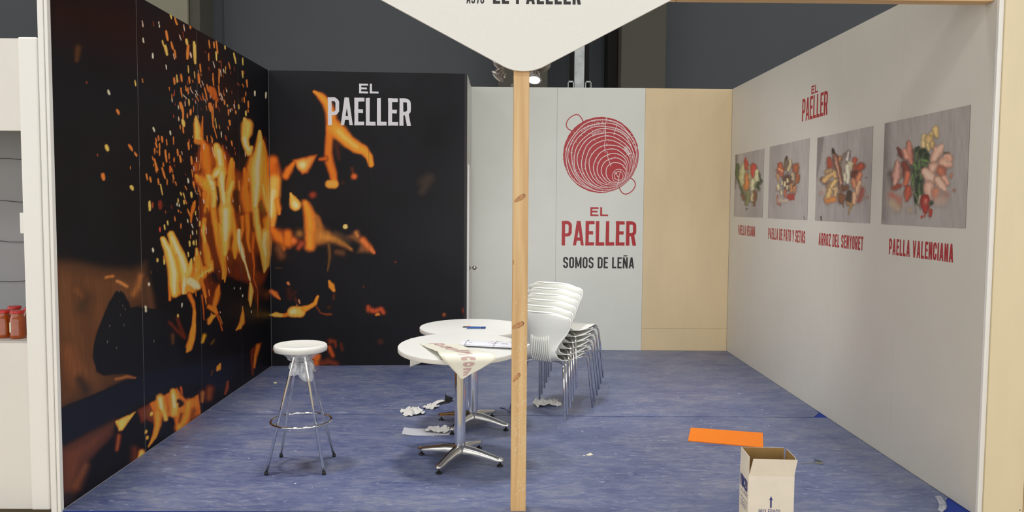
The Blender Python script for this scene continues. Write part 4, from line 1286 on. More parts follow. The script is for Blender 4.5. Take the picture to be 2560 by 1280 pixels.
def rounded_rhombus(hw, hh, rv, rs, n=10):
    cor = [((0, -hh), rv), ((hw, 0), rs), ((0, hh), rv), ((-hw, 0), rs)]
    out = []
    for k in range(4):
        p, r = Vector(cor[k][0]), cor[k][1]
        a, b = Vector(cor[k - 1][0]) - p, Vector(cor[(k + 1) % 4][0]) - p
        a.normalize(); b.normalize()
        half = a.angle(b) / 2
        cen = p + (a + b).normalized() * (r / math.sin(half))
        s0, s1 = p + a * (r / math.tan(half)), p + b * (r / math.tan(half))
        a0 = math.atan2(s0.y - cen.y, s0.x - cen.x)
        a1 = math.atan2(s1.y - cen.y, s1.x - cen.x)
        while a1 < a0: a1 += 2 * math.pi
        for j in range(n + 1):
            t = a0 + (a1 - a0) * j / n
            out.append((cen.x + r * math.cos(t), cen.y + r * math.sin(t)))
    return out


M['sign'] = mat('off_white_sign_board', srgb(243, 241, 236), .6, vary=(60, .015))
MB().prism(rounded_rhombus(HW, HH, .232, .07, 14), lambda a, b, w: (a, w, b), .022).build('board', M['sign'], sign)
letters('A570', .060, .092, lambda a, b, l: (-.298 + a, -.0006 - l, -.126 + b), t=.15, cw=.44, gap=.09).build('lettering', M['dark_ink'], sign)
letters('EL PAELLER', .082, .457, lambda a, b, l: (-.161 + a, -.0006 - l, -.126 + b), t=.185, cw=.5, gap=.11).build('lettering', M['dark_ink'], sign)


# ---- spotlights behind the sign
def spotlight(loc, aim, label, lit, arm_to, power=22, cone=1.5):
    t = thing('spotlight', label, 'spotlight', loc, group='spotlights behind the sign')
    q = Vector(aim).to_track_quat('Z', 'Y').to_matrix().to_4x4()

    def place(o, dz=0):
        o.matrix_local = q @ Matrix.Translation((0, 0, dz))
        return o

    hd = place(MB().lathe([(.0, -.045), (.016, -.044), (.018, -.02), (.028, -.012), (.042, .0), (.044, .006), (.042, .010), (.034, .009), (.034, .006), (.0, .006)], 28).build('housing', M['lamp_body'], t, auto=35))
    fins = MB()
    for k in range(10):
        a = 2 * math.pi * k / 10
        c_, s_ = math.cos(a), math.sin(a)
        fins.add([(c_ * .017 - s_ * .001, s_ * .017 + c_ * .001, -.042), (c_ * .028 - s_ * .001, s_ * .028 + c_ * .001, -.036), (c_ * .034 - s_ * .001, s_ * .034 + c_ * .001, -.010),
                  (c_ * .017 + s_ * .001, s_ * .017 - c_ * .001, -.042), (c_ * .028 + s_ * .001, s_ * .028 - c_ * .001, -.036), (c_ * .034 + s_ * .001, s_ * .034 - c_ * .001, -.010)], [(0, 1, 2), (5, 4, 3), (1, 4, 5, 2), (0, 3, 4, 1)])
    place(fins.build('cooling_fins', M['lamp_ring'], t))
    place(MB().lathe([(.033, .008), (.030, .014), (.018, .019), (0, .021)], 24).build('lens', M['lens_on' if lit else 'lens_off'], t, smooth=True))
    place(MB().lathe([(.0, 0), (.005, 0), (.005, .012), (0, .013)], 12).build('pivot_knob', M['lens_off'], t, smooth=True)).matrix_local = q @ Matrix.Translation((.0, -.024, -.02)) @ Matrix.Rotation(math.pi / 2, 4, 'X')
    base = q @ Vector((0, 0, -.03))
    at = Vector(arm_to) - Vector(loc)
    mid = base.lerp(at, .5) + Vector((0, .02, 0))
    MB().tube([base, base.lerp(mid, .5), mid, mid.lerp(at, .5), at], .0055, 8).build('arm', M['lamp_ring'], t, smooth=True)
    MB().box(at.x - .02, at.x + .02, at.y - .012, at.y + .012, at.z - .004, at.z + .03, .003).build('clamp', M['lamp_body'], t)
    if lit:
        ld = bpy.data.lights.new('spotlight_bulb', 'SPOT')
        ld.energy, ld.spot_size, ld.spot_blend, ld.shadow_soft_size = power, cone, 1.0, .045
        lo = bpy.data.objects.new('spotlight_bulb', ld)
        COL.objects.link(lo)
        lo.parent = t
        lo.matrix_local = q @ Matrix.Translation((0, 0, .03)) @ Matrix.Rotation(math.pi, 4, 'X')
    return t


spotlight((.158, 4.62, 2.366), (-.10, -.42, -.90), 'lit spotlight glowing white just beside the top of the pine post', True, (.13, 4.46, 2.745))
spotlight((-.045, 4.62, 2.380), (-.62, .12, -.66), 'unlit grey spotlight under the sign, lower of the pair beside the post', False, (.02, 4.47, 2.745))
spotlight((-.040, 4.64, 2.442), (-.60, .15, -.68), 'unlit grey spotlight tucked against the sign edge, upper of the pair', False, (-.06, 4.47, 2.745))
spotlight((.21, 4.66, 2.452), (.37, .88, -.40), 'grey spotlight almost hidden behind the sign, aimed into the stand', True, (.23, 4.47, 2.745), 190, 1.5)

spotlight((.118, 8.86, 3.035), (.0, .55, -.8), 'grey spotlight on an arm over the white back wall, behind the post', False, (.075, 9.305, 2.99))

# ================================================================== food photographs on the right wall
FP = [Painter() for _ in range(4)]
for p in FP:
    p.fat, p.fuzz, p.shadow, p.wf = 1.32, 1.1, .55, 4.0
G1, G2, G3 = (52, 66, 40), (78, 98, 48), (120, 140, 84)
p = FP[0]
p.crop(1830, 360, 6.4)
p.stroke([(60, 160, 20), (80, 400, 16), (50, 700, 14)], (104, 98, 92), (150, 142, 136), 1.0, .8)
p.stroke([(90, 330, 18), (80, 450, 34), (110, 560, 24), (150, 700, 18), (210, 860, 16), (240, 950, 12)], G2, G1, .4)
p.stroke([(130, 600, 7), (200, 760, 6), (240, 900, 5)], (150, 160, 110), G3, .5)
p.stroke([(205, 320, 22), (170, 420, 34), (165, 540, 40), (185, 660, 22)], (196, 196, 140), (150, 140, 84), .2)
p.stroke([(226, 220, 6), (225, 280, 20), (240, 380, 26), (262, 330, 10)], (196, 62, 34), (130, 40, 26), .3)
p.stroke([(240, 480, 22), (240, 600, 36), (230, 700, 36), (225, 740, 22)], (206, 124, 44), (140, 76, 30), .25)
p.stroke([(290, 370, 26), (300, 470, 24), (290, 550, 18)], (190, 170, 120), (120, 110, 70), .4)
p.stroke([(345, 350, 36), (350, 440, 42), (345, 520, 30)], (196, 52, 34), (130, 34, 26), .35)
p.stroke([(400, 440, 26), (395, 580, 30)], (206, 206, 158), (150, 144, 96), .25)
p.stroke([(335, 590, 28), (335, 660, 36), (330, 720, 22)], (210, 206, 158), (150, 144, 96), .2)
p.stroke([(440, 460, 10), (450, 540, 12), (470, 590, 20), (400, 660, 30), (430, 720, 22)], G1, (100, 104, 80), .6)
p.stroke([(250, 760, 26), (260, 870, 36), (230, 960, 20)], (130, 136, 84), (86, 84, 50), .5)
p.stroke([(370, 770, 22), (350, 880, 36), (350, 970, 14)], (128, 84, 46), (80, 54, 34), .4)
p.stroke([(320, 800, 14), (320, 900, 16)], (196, 178, 132), (150, 130, 90), .4)
p.stroke([(160, 800, 16), (190, 880, 16)], (124, 88, 56), (90, 70, 50), .5)
p.stroke([(240, 1030, 6), (235, 1060, 4)], (86, 90, 76), None, .5)
p = FP[1]
p.crop(1830, 360, 6.4)
p.stroke([(860, 220, 14), (870, 300, 28), (850, 400, 18)], (120, 98, 70), (60, 46, 36), .4)
p.stroke([(880, 200, 8), (870, 260, 12)], (70, 56, 44), None, .5)
p.stroke([(930, 260, 22), (930, 340, 28), (900, 430, 22)], (196, 176, 128), (74, 56, 40), .3)
p.stroke([(770, 330, 30), (775, 420, 50), (800, 500, 24)], (192, 92, 48), (110, 44, 26), .3)
p.stroke([(745, 400, 20), (800, 430, 16)], (220, 150, 96), (170, 80, 44), .5)
p.stroke([(1010, 360, 40), (1020, 430, 36), (1065, 310, 10)], (176, 92, 50), (100, 50, 32), .4)
p.stroke([(1050, 500, 26), (1045, 580, 28), (1020, 630, 14)], (170, 96, 50), (96, 54, 34), .3)
p.stroke([(730, 500, 18), (740, 580, 16)], (176, 130, 84), (150, 110, 80), .5)
p.stroke([(890, 560, 60), (900, 680, 60), (960, 700, 50)], (96, 58, 38), (60, 38, 28), .5)
p.stroke([(970, 480, 26), (975, 560, 24)], (190, 170, 130), (90, 66, 50), .4)
for (x, y, w_, h_) in [(740, 690, 26, 50), (797, 620, 18, 36), (845, 640, 22, 40), (890, 580, 16, 40), (885, 700, 18, 40), (790, 780, 20, 40), (930, 680, 14, 40), (985, 740, 16, 40)]:
    p.stroke([(x, y - h_ * .6, w_ * .8), (x, y + h_ * .6, w_ * .8)], (212, 196, 150), (110, 80, 52), .25)
p.stroke([(850, 740, 16), (850, 840, 14)], (180, 96, 54), (90, 56, 40), .5)
p.stroke([(960, 640, 18), (940, 760, 18), (1010, 680, 14), (1010, 790, 12)], (196, 130, 76), (110, 66, 42), .4)
p.poly([(880, 800), (1000, 790), (1005, 905), (930, 900), (870, 870)], (186, 56, 40), (140, 44, 34), 2.0, 1)
p.stroke([(725, 830, 10), (740, 960, 12), (770, 970, 14)], (176, 96, 64), (120, 70, 50), .4)
p.stroke([(760, 900, 24), (880, 910, 20)], (196, 168, 140), (160, 146, 134), .8, .7)
p.stroke([(1158, 1160, 3), (1158, 1200, 3)], (40, 38, 38), None, .4)
p = FP[2]
p.crop(2030, 310, 4.925)
p.poly([(60, 160), (155, 150), (120, 400), (60, 700), (40, 1000)], (112, 104, 102), (120, 112, 108), 3, .9)
p.stroke([(230, 860, 90), (180, 820, 60)], (190, 160, 140), (160, 148, 142), .9, .6)
p.stroke([(215, 440, 30), (225, 520, 34)], (160, 66, 36), (110, 46, 30), .4)
p.stroke([(340, 420, 24), (340, 480, 24)], (190, 120, 60), (120, 72, 40), .4)
p.stroke([(530, 440, 26), (515, 490, 20)], (186, 78, 40), (130, 50, 32), .4)
p.stroke([(610, 520, 36), (560, 560, 40), (510, 560, 40)], (180, 70, 36), (110, 44, 28), .35)
p.stroke([(520, 620, 44), (540, 660, 40)], (110, 50, 32), (70, 36, 28), .5)
p.stroke([(590, 620, 24), (560, 700, 26)], (216, 130, 84), (150, 70, 40), .4)
p.stroke([(460, 330, 10), (430, 390, 32), (390, 500, 40), (370, 620, 30)], (150, 132, 120), (86, 70, 60), .3)
p.stroke([(450, 350, 8), (430, 440, 16)], (206, 196, 190), (150, 134, 124), .6)
p.stroke([(470, 490, 28), (470, 550, 24)], (204, 190, 150), (150, 130, 96), .3)
p.stroke([(435, 520, 24), (440, 600, 24), (435, 710, 20)], (216, 208, 184), (150, 134, 110), .25)
p.stroke([(405, 620, 18), (405, 690, 18)], (206, 196, 168), (140, 122, 100), .3)
p.stroke([(265, 330, 14), (285, 410, 26), (320, 560, 34), (345, 700, 26), (365, 850, 18), (390, 1020, 4)], (140, 88, 64), (76, 50, 40), .25)
p.stroke([(290, 430, 8), (330, 600, 9), (355, 740, 7)], (190, 140, 110), (140, 88, 64), .7)
p.stroke([(262, 318, 14), (270, 350, 16)], (50, 48, 36), None, .4)
p.stroke([(130, 680, 22), (160, 720, 24)], (110, 66, 44), (80, 52, 40), .5)
p.stroke([(150, 700, 24), (200, 640, 34), (265, 600, 28), (290, 650, 16)], (204, 160, 96), (120, 84, 50), .3)
p.stroke([(180, 590, 22), (230, 570, 20)], (170, 136, 90), (120, 92, 62), .4)
p.stroke([(190, 770, 18), (230, 720, 16)], (160, 124, 78), (90, 66, 46), .4)
p.stroke([(190, 920, 34), (220, 830, 30), (260, 740, 26), (290, 700, 22)], (208, 172, 104), (116, 80, 44), .25)
p.stroke([(270, 800, 18), (300, 790, 20), (290, 880, 22)], (196, 160, 110), (110, 76, 46), .4)
p.stroke([(190, 950, 26), (240, 940, 26), (270, 930, 26)], (196, 120, 30), (170, 100, 50), .6)
p.stroke([(350, 880, 24), (360, 950, 26), (400, 890, 18)], (130, 80, 40), (84, 54, 34), .4)
p.stroke([(400, 790, 30), (430, 780, 26)], (120, 76, 46), (70, 48, 34), .5)
p.stroke([(460, 850, 26), (455, 930, 32), (460, 960, 28)], (74, 56, 46), (60, 44, 36), .4)
p.stroke([(440, 980, 18), (490, 990, 16), (460, 1060, 7), (455, 1110, 4)], (170, 130, 70), (120, 90, 54), .4)
p.stroke([(510, 700, 26), (525, 770, 28)], (216, 140, 90), (140, 76, 44), .4)
p.stroke([(590, 720, 20), (560, 800, 22), (565, 870, 16)], (232, 178, 130), (170, 104, 64), .3)
p.stroke([(520, 860, 18), (530, 920, 26), (515, 970, 18)], (230, 180, 132), (170, 104, 64), .3)
p.stroke([(620, 800, 26), (600, 900, 30), (570, 950, 22)], (156, 56, 36), (150, 110, 96), .7, .9)
p.stroke([(690, 900, 14)], (170, 90, 70), (160, 130, 120), .8, .8)
p.stroke([(668, 660, 8)], (140, 80, 66), None, .8, .7)
p.stroke([(120, 850, 26)], (176, 110, 92), (160, 140, 130), .9, .7)
p.stroke([(112, 1130, 3), (112, 1185, 4)], (40, 38, 38), None, .4)
p = FP[3]
p.crop(2200, 260, 4.0)
p.stroke([(60, 190, 40), (50, 600, 44), (30, 1150, 40)], (118, 112, 108), (150, 142, 138), 1.0, .8)
p.stroke([(110, 700, 40), (140, 820, 40)], (70, 58, 54), (140, 130, 126), .9, .9)
p.stroke([(556, 250, 24), (565, 310, 20)], (212, 182, 112), (160, 128, 70), .25)
p.stroke([(515, 290, 14), (510, 320, 18)], (206, 178, 112), (150, 120, 70), .3)
p.stroke([(440, 325, 22), (435, 420, 22)], (214, 190, 126), (156, 126, 76), .25)
p.stroke([(490, 350, 34), (500, 390, 30)], (206, 174, 108), (150, 118, 66), .3)
p.stroke([(475, 400, 14), (485, 460, 12)], (210, 182, 114), (150, 120, 70), .3)
p.stroke([(525, 390, 18), (520, 430, 16)], (200, 168, 104), (146, 114, 66), .3)
for (x0, y0, x1, y1, r) in [(335, 470, 345, 560, 16), (380, 450, 375, 540, 22), (430, 490, 450, 560, 36), (470, 520, 480, 600, 26), (330, 620, 345, 700, 30), (380, 620, 385, 760, 40), (430, 600, 460, 640, 26), (340, 740, 350, 840, 28), (400, 760, 400, 900, 34), (430, 820, 425, 920, 20), (360, 900, 370, 980, 20)]:
    p.stroke([(x0, y0, r), (x1, y1, r)], (46, 66, 40), (30, 42, 28), .3)
for (x0, y0, x1, y1, r) in [(390, 560, 396, 640, 7), (420, 560, 480, 575, 14), (340, 600, 365, 640, 14), (325, 700, 340, 860, 5), (392, 800, 396, 900, 7), (410, 700, 415, 740, 10), (355, 640, 360, 720, 6), (365, 480, 360, 560, 6), (420, 600, 470, 620, 8)]:
    p.stroke([(x0, y0, r), (x1, y1, r * .7)], (96, 128, 68), (58, 84, 46), .4)
p.stroke([(300, 700, 3), (340, 860, 3), (410, 1055, 3)], (120, 126, 76), None, .5)
p.stroke([(400, 920, 10), (395, 990, 12)], (170, 160, 130), (110, 110, 80), .6)
p.stroke([(360, 1000, 3), (358, 1095, 2)], (130, 128, 96), None, .5)
p.stroke([(690, 488, 7), (640, 490, 9)], (70, 88, 56), None, .4)
MEAT, MEAT2, SKIN, SKIN2 = (196, 124, 100), (120, 60, 46), (222, 176, 150), (158, 108, 86)
p.stroke([(180, 440, 10), (215, 500, 26), (260, 520, 34)], MEAT2, (86, 46, 40), .3)
p.stroke([(290, 380, 14), (290, 450, 28), (290, 530, 32), (312, 590, 14)], MEAT, MEAT2, .3)
p.stroke([(245, 470, 16), (270, 530, 18)], (216, 150, 124), MEAT, .6)
p.stroke([(172, 575, 14), (175, 620, 26), (165, 720, 38), (145, 810, 12)], (204, 152, 134), MEAT2, .25)
p.stroke([(240, 600, 26), (265, 660, 30), (255, 720, 26)], (130, 58, 40), (80, 40, 34), .4)
p.stroke([(275, 690, 18), (270, 740, 22), (255, 800, 18)], (206, 104, 66), (150, 66, 44), .35)
p.stroke([(120, 850, 14), (190, 820, 22)], (150, 62, 40), MEAT2, .5)
p.stroke([(280, 840, 24), (280, 900, 34), (270, 960, 16)], (186, 80, 46), (110, 44, 30), .3)
p.stroke([(110, 910, 30), (180, 960, 40), (210, 1020, 12)], (176, 76, 44), (160, 128, 112), .9, .85)
p.stroke([(120, 990, 40), (170, 1040, 36)], (190, 160, 116), (156, 142, 128), .9, .6)
p.stroke([(300, 1060, 30)], (184, 150, 110), (154, 142, 134), .9, .6)
p.stroke([(620, 420, 18), (580, 470, 40), (535, 560, 26)], SKIN, SKIN2, .25)
p.stroke([(680, 540, 38), (640, 590, 46), (690, 600, 30)], (220, 170, 142), SKIN2, .3)
p.stroke([(660, 530, 16), (690, 560, 14)], (206, 130, 100), SKIN, .6)
p.stroke([(540, 640, 46), (520, 680, 30)], SKIN, SKIN2, .3)
p.stroke([(455, 680, 34), (500, 730, 44), (530, 770, 26)], (226, 186, 162), SKIN2, .25)
p.stroke([(610, 670, 40), (620, 700, 30)], (190, 108, 76), (130, 66, 46), .4)
p.stroke([(640, 740, 26), (670, 790, 22)], (216, 160, 134), SKIN2, .4)
p.stroke([(575, 760, 30), (620, 820, 34), (655, 860, 12)], (222, 180, 154), SKIN2, .3)
p.stroke([(490, 820, 40), (500, 900, 44), (515, 960, 18)], (224, 178, 154), SKIN2, .25)
p.stroke([(560, 880, 34), (550, 940, 26)], (206, 120, 78), (170, 110, 88), .6)
p.stroke([(655, 910, 30)], (160, 56, 36), (170, 120, 104), .8, .9)
p.stroke([(620, 960, 60), (560, 980, 40)], (196, 160, 140), (156, 144, 138), .9, .6)
p.stroke([(715, 705, 14), (712, 730, 10)], (176, 110, 76), (150, 120, 106), .7)
p.stroke([(742, 860, 12)], (160, 76, 60), (150, 128, 122), .8)
p.stroke([(450, 945, 34), (450, 1000, 40), (455, 1070, 20)], (170, 44, 28), (110, 26, 20), .2)
p.stroke([(460, 960, 12), (455, 990, 10)], (216, 110, 84), (170, 44, 28), .6)
p.stroke([(505, 1060, 14), (500, 1115, 14)], (176, 56, 34), (130, 40, 28), .25)
p.stroke([(450, 1110, 9), (448, 1125, 7)], (170, 54, 34), None, .3)
p.stroke([(422, 1120, 7), (420, 1135, 7)], (170, 54, 34), None, .3)
p.stroke([(515, 990, 16)], (50, 66, 46), (70, 80, 60), .4)


def photo_base(px):
    n = fbm(px[:, 0] * .035, px[:, 1] * .006 + 7)[:, None]
    a, b = np.array(srgb(142, 134, 130)[:3]), np.array(srgb(164, 156, 152)[:3])
    return a * (1 - n) + b * n


for k, (y0, y1, z0, z1, lab) in enumerate([(9.12, 8.10, 1.551, 2.235, 'printed food photo with leeks and courgette slices, smallest one in the far corner'),
                                           (7.935, 6.897, 1.550, 2.240, 'printed food photo with sliced mushrooms and a red spice patch'),
                                           (6.723, 5.706, 1.550, 2.228, 'printed food photo with grey fish, prawns and langoustine on pale wood'),
                                           (5.533, 4.514, 1.549, 2.229, 'printed food photo with raw chicken pieces and green beans, largest one')]):
    o = printed_panel('food_photo', None, lambda u, v, w: (XR - .0015 + w * .5 + 0 * u, -u, v + 0 * u), np.linspace(-y0, -y1, 190), np.linspace(z0, z1, 190), .002, M['photo'], FP[k], photo_base, gain=1.5, warp=3.0, streak=.2, sat=.85)
    tag(o, lab, 'poster', 'food photos along the right wall')

# ================================================================== neighbour's display cabinet and jars
cab = thing('display_cabinet', 'white neighbouring display cabinet with an open shelf of jars, cut by the frame', 'cabinet', (-2.60, 4.34, 0))
MB().box(.058, .158, -.015, .025, .0, 2.513, .008).build('stile', M['white_edge'], cab)
MB().box(-1.6, .057, .0, .02, .0, .905, .002).build('lower_panel', M['white_panel'], cab)
MB().box(-1.6, .057, .0, .02, 2.03, 2.508, .002).build('upper_panel', M['white_panel'], cab)
MB().box(-1.6, .10, .021, .60, .885, .909, .002).build('shelf', M['white_panel'], cab)
M['cab_back'] = mat('grey_cabinet_back', srgb(150, 150, 152), .6)
for k in range(6):
    MB().box(-1.6 + k * .28, -1.322 + k * .28, .60, .615, .0, 2.5).build('back_panel', M['cab_back'], cab)
MB().box(.06, .10, .026, .60, .0, 2.5).build('side_panel', M['white_panel'], cab)
MB().box(-1.6, .10, .021, .60, 2.49, 2.505).build('top_panel', M['white_panel'], cab)
MB().box(.03, .0575, .006, .014, 1.49, 1.60, .002).build('price_tag', M['white_edge'], cab)
M['wire'] = mat('dark_wire', srgb(52, 50, 54), .5)
MB().tube([(-.012, .30, 1.95), (-.010, .30, 1.6), (-.012, .30, 1.48), (.0, .29, 1.455), (.02, .27, 1.455)], .0025, 6).build('wire_hook', M['wire'], cab)
for k, z in enumerate([1.91, 1.66, 1.42, 1.18]):
    MB().tube([(-1.5 + .07 * j, .59, z + .006 * math.sin(j * 1.3 + k)) for j in range(23)], .002, 5).build('wire', M['wire'], cab)

M['jar_glass'] = mat('amber_sauce_in_glass', srgb(160, 70, 10), .15, coat=.5, vary=(30, .18))
M['jar_lid'] = mat('red_tin_lid', srgb(200, 38, 34), .3)
M['jar_label'] = mat('cream_paper_label', srgb(232, 226, 206), .7)


def make_jar(loc, rz, label):
    t = thing('sauce_jar', label, 'jar', loc, rz, 'jars of sauce on the cabinet shelf')
    MB().lathe([(.034, 0), (.039, .004), (.040, .02), (.0385, .028), (.0385, .098), (.036, .112), (.030, .128), (.030, .137)], 28).build('jar_body', M['jar_glass'], t, auto=50)
    MB().lathe([(.0335, .1375), (.035, .139), (.035, .150), (.033, .153), (.0, .153)], 28).build('lid', M['jar_lid'], t, auto=40)
    v, f = [], []
    for k in range(9):
        a = math.radians(150 + 70 * k / 8)
        for z in (.035, .090):
            v.append((.0392 * math.cos(a), .0392 * math.sin(a), z))
    for k in range(8):
        f.append((2 * k, 2 * k + 2, 2 * k + 3, 2 * k + 1))
    MB().add(v, f).build('label', M['jar_label'], t, smooth=True)
    return t


make_jar((-2.672, 4.47, .910), .5, 'amber sauce jar with red lid, foremost and whole one on the shelf')
make_jar((-2.762, 4.49, .910), .9, 'amber sauce jar with red lid, cut off at the picture edge, front row')
make_jar((-2.675, 4.60, .910), 3.2, 'amber sauce jar with red lid, half hidden behind the foremost jar')
make_jar((-2.80, 4.66, .910), 1.2, 'amber sauce jar with red lid, back row at the picture edge')
make_jar((-2.71, 4.72, .910), 2.8, 'amber sauce jar with red lid, farthest back against the stile')

# ================================================================== bar stool in plastic wrap
st = thing('bar_stool', 'chrome four-legged bar stool with white round seat still in plastic wrap', 'stool', (-1.280, 5.094, 0), math.radians(1.5))
sb = MB()
prof = [(.0, .728), (.10, .728), (.150, .733), (.162, .742), (.166, .756), (.163, .772), (.155, .778), (.148, .777), (.06, .771), (.0, .770)]
sb.lathe(prof, 40)
seat = sb.build('seat', mat('white_seat', srgb(236, 235, 230), .35, bump=(16, .15)), st, auto=60)
feet = [(-.175, -.178), (.175, -.178), (.172, .178), (-.172, .178)]
for (fx, fy) in feet:
    L_ = MB().tube([(fx * .17, fy * .17, .728), (fx * .19, fy * .19, .70), (fx, fy, .012)], .0098, 14)
    lg = L_.build('leg', M['chrome'], st, smooth=True)
    MB().lathe([(.0105, 0), (.0115, .004), (.0115, .02), (.0, .021)], 14, (fx, fy, 0)).build('foot_cap', M['dark_rubber'], lg, smooth=True)
MB().ring((0, 0, .290), .186, .0072, 64, 12).build('foot_ring', M['chrome'], st, smooth=True)
MB().lathe([(.052, .70), (.062, .710), (.062, .728), (.0, .7285)], 24).build('hub', M['chrome_dull'], st, auto=40)
wv, wf = [], []
n, rows = 44, 9
rgw = random.Random(4)
for i in range(rows):
    t = i / (rows - 1)
    for k in range(n):
        a = 2 * math.pi * k / n
        r, z = .163 - .100 * t ** .8, .737 - .062 * t ** 1.5
        r += (.005 * math.sin(a * 9 + i) + rgw.uniform(-.003, .003)) * t
        wv.append((r * math.cos(a), r * math.sin(a), z + rgw.uniform(-.002, .002)))
for i in range(rows - 1):
    for k in range(n):
        wf.append((i * n + k, i * n + (k + 1) % n, (i + 1) * n + (k + 1) % n, (i + 1) * n + k))
MB().add(wv, wf).build('plastic_wrap', M['wrap'], st, smooth=True)
for (a0, w_, drop) in [(-1.95, .9, .085), (-.75, 1.2, .125), (.4, .7, .08), (-1.25, .6, .10)]:    # gathered tails of the wrap
    tv, tf = [], []
    for i in range(6):
        for j in range(7):
            a = a0 + (j / 6 - .5) * w_
            r = .066 + .012 * math.sin(j * 2.1 + i) + .02 * (i / 5)
            tv.append((r * math.cos(a), r * math.sin(a), .672 - drop * (i / 5) * (1 - .35 * abs(j / 6 - .5)) + .004 * math.sin(3 * j)))
    for i in range(5):
        for j in range(6):
            tf.append((i * 7 + j, i * 7 + j + 1, (i + 1) * 7 + j + 1, (i + 1) * 7 + j))
    MB().add(tv, tf).build('wrap_tail', M['wrap'], st, smooth=True)


# ================================================================== round tables
def table(loc, ang, label, zc, tilt, parts_group='round tables'):
    t = thing('round_table', label, 'table', loc, 0, parts_group)
    R = .40
    top = MB().lathe([(.0, -.03), (R - .003, -.03), (R, -.027), (R, -.003), (R - .002, -.0005), (R - .006, 0), (.0, 0)], 96).build('table_top', [M['table_white'], M['table_edge']], t, auto=40)
    for pl in top.data.polygons:
        if abs(pl.normal.z) < .5:
            pl.material_index = 1
    top.location = (0, 0, zc)
    top.rotation_euler = (-tilt, 0, 0)
    MB().lathe([(.10, zc - .05), (.10, zc - .036), (.0, zc - .036)], 24).build('top_plate', M['chrome_dull'], t, auto=40)
    MB().lathe([(.036, .085), (.036, zc - .05)], 28).build('column', M['chrome'], t, auto=40)
    MB().lathe([(.030, .055), (.046, .062), (.048, .098), (.038, .106), (.036, .107)], 28).build('hub', M['chrome_dull'], t, auto=40)
    for k in range(4):
        a = math.radians(ang + 90 * k)
        c_, s_ = math.cos(a), math.sin(a)
        sec = [(.028, .030, .055, .105), (.10, .026, .052, .096), (.20, .021, .042, .074), (.27, .021, .032, .058), (.300, .017, .033, .053), (.310, .008, .036, .049)]
        v, f = [], []
        for (r, hw_, z0, z1) in sec:
            b = .35
            prof_ = [(-hw_, z0), (hw_, z0), (hw_, z0 + (z1 - z0) * .55), (hw_ * .62, z1), (-hw_ * .62, z1), (-hw_, z0 + (z1 - z0) * .55)]
            v += [(r * c_ - w_ * s_, r * s_ + w_ * c_, z) for w_, z in prof_]
        for i in range(len(sec) - 1):
            for j in range(6):
                f.append((i * 6 + j, i * 6 + (j + 1) % 6, (i + 1) * 6 + (j + 1) % 6, (i + 1) * 6 + j))
        f += [tuple(range(5, -1, -1)), tuple(range(30, 36))]
        lg = MB().add(v, f).build('base_leg', M['chrome_dull'], t, auto=70)
        MB().lathe([(.020, 0), (.021, .004), (.014, .012), (.006, .014), (.006, .035)], 16, (.286 * c_, .286 * s_, 0)).build('levelling_foot', M['dark_rubber'], lg, auto=40)
    return t


TA, TB = (-.283, 5.215), (-.232, 6.065)
table((TA[0], TA[1], 0), 156, 'white round table nearest the post, draped with cream transfer paper', .7526, -.052)
table((TB[0], TB[1], 0), 150.5, 'white round table standing behind the draped one, a knife and marker on it', .747, -.012)
ztop = lambda y: .7526 - .052 * (y - TA[1])


def spline_rows(rows, sub=4):
    """rows of (left, right) 3-D points, Catmull-Rom along the rows"""
    out = []
    P = [(Vector(a), Vector(b)) for a, b in rows]
    n = len(P)
    for i in range(n - 1):
        for k in range(sub):
            t = k / sub
            q = []
            for s_ in (0, 1):
                p0, p1, p2, p3 = P[max(i - 1, 0)][s_], P[i][s_], P[i + 1][s_], P[min(i + 2, n - 1)][s_]
                q.append(.5 * ((2 * p1) + (p2 - p0) * t + (2 * p0 - 5 * p1 + 4 * p2 - p3) * t * t + (3 * p1 - p0 - 3 * p2 + p3) * t ** 3))
            out.append(tuple(q))
    out.append(P[-1])
    return out


# ---- cream transfer paper over the front table
def on_top(x, y, l=.002):
    return (x, y, ztop(y) + l)


rows = spline_rows([((-.648, 5.56, .54), (-.473, 5.575, .612)), ((-.645, 5.556, .63), (-.46, 5.62, .665)), ((-.652, 5.545, .726), (-.43, 5.668, .733)), ((-.628, 5.49, .752), (-.42, 5.64, .745)),
                    ((-.586, 5.355, .751), (-.375, 5.52, .742)), ((-.540, 5.23, .757), (-.335, 5.40, .748)), ((-.500, 5.122, .761), (-.265, 5.175, .758)), ((-.455, 5.01, .767), (-.20, 5.035, .766)),
                    ((-.42, 4.927, .771), (-.122, 4.903, .773)), ((-.40, 4.87, .774), (-.078, 4.84, .777)), ((-.385, 4.810, .766), (-.055, 4.812, .770)), ((-.355, 4.79, .735), (-.048, 4.79, .744)),
                    ((-.31, 4.788, .690), (-.11, 4.788, .705)), ((-.268, 4.786, .645), (-.19, 4.786, .660)), ((-.252, 4.785, .628), (-.245, 4.785, .628))], 5)
nc = 13
sv = []
for i, (a, b) in enumerate(rows):
    for j in range(nc):
        q = a.lerp(b, j / (nc - 1))
        q = Vector((q.x, q.y, q.z + .0012 * math.sin(i * .9 + j)))
        sv.append(q)
sf = [(i * nc + j, i * nc + j + 1, (i + 1) * nc + j + 1, (i + 1) * nc + j) for i in range(len(rows) - 1) for j in range(nc - 1)]
sheet = mesh_obj('transfer_paper', sv, sf, M['sheet'], smooth=True)
tag(sheet, 'cream transfer paper with faded pink lettering hanging off the front table', 'paper')
md = sheet.modifiers.new('thickness', 'SOLIDIFY')
md.thickness = .0008
md.offset = -1


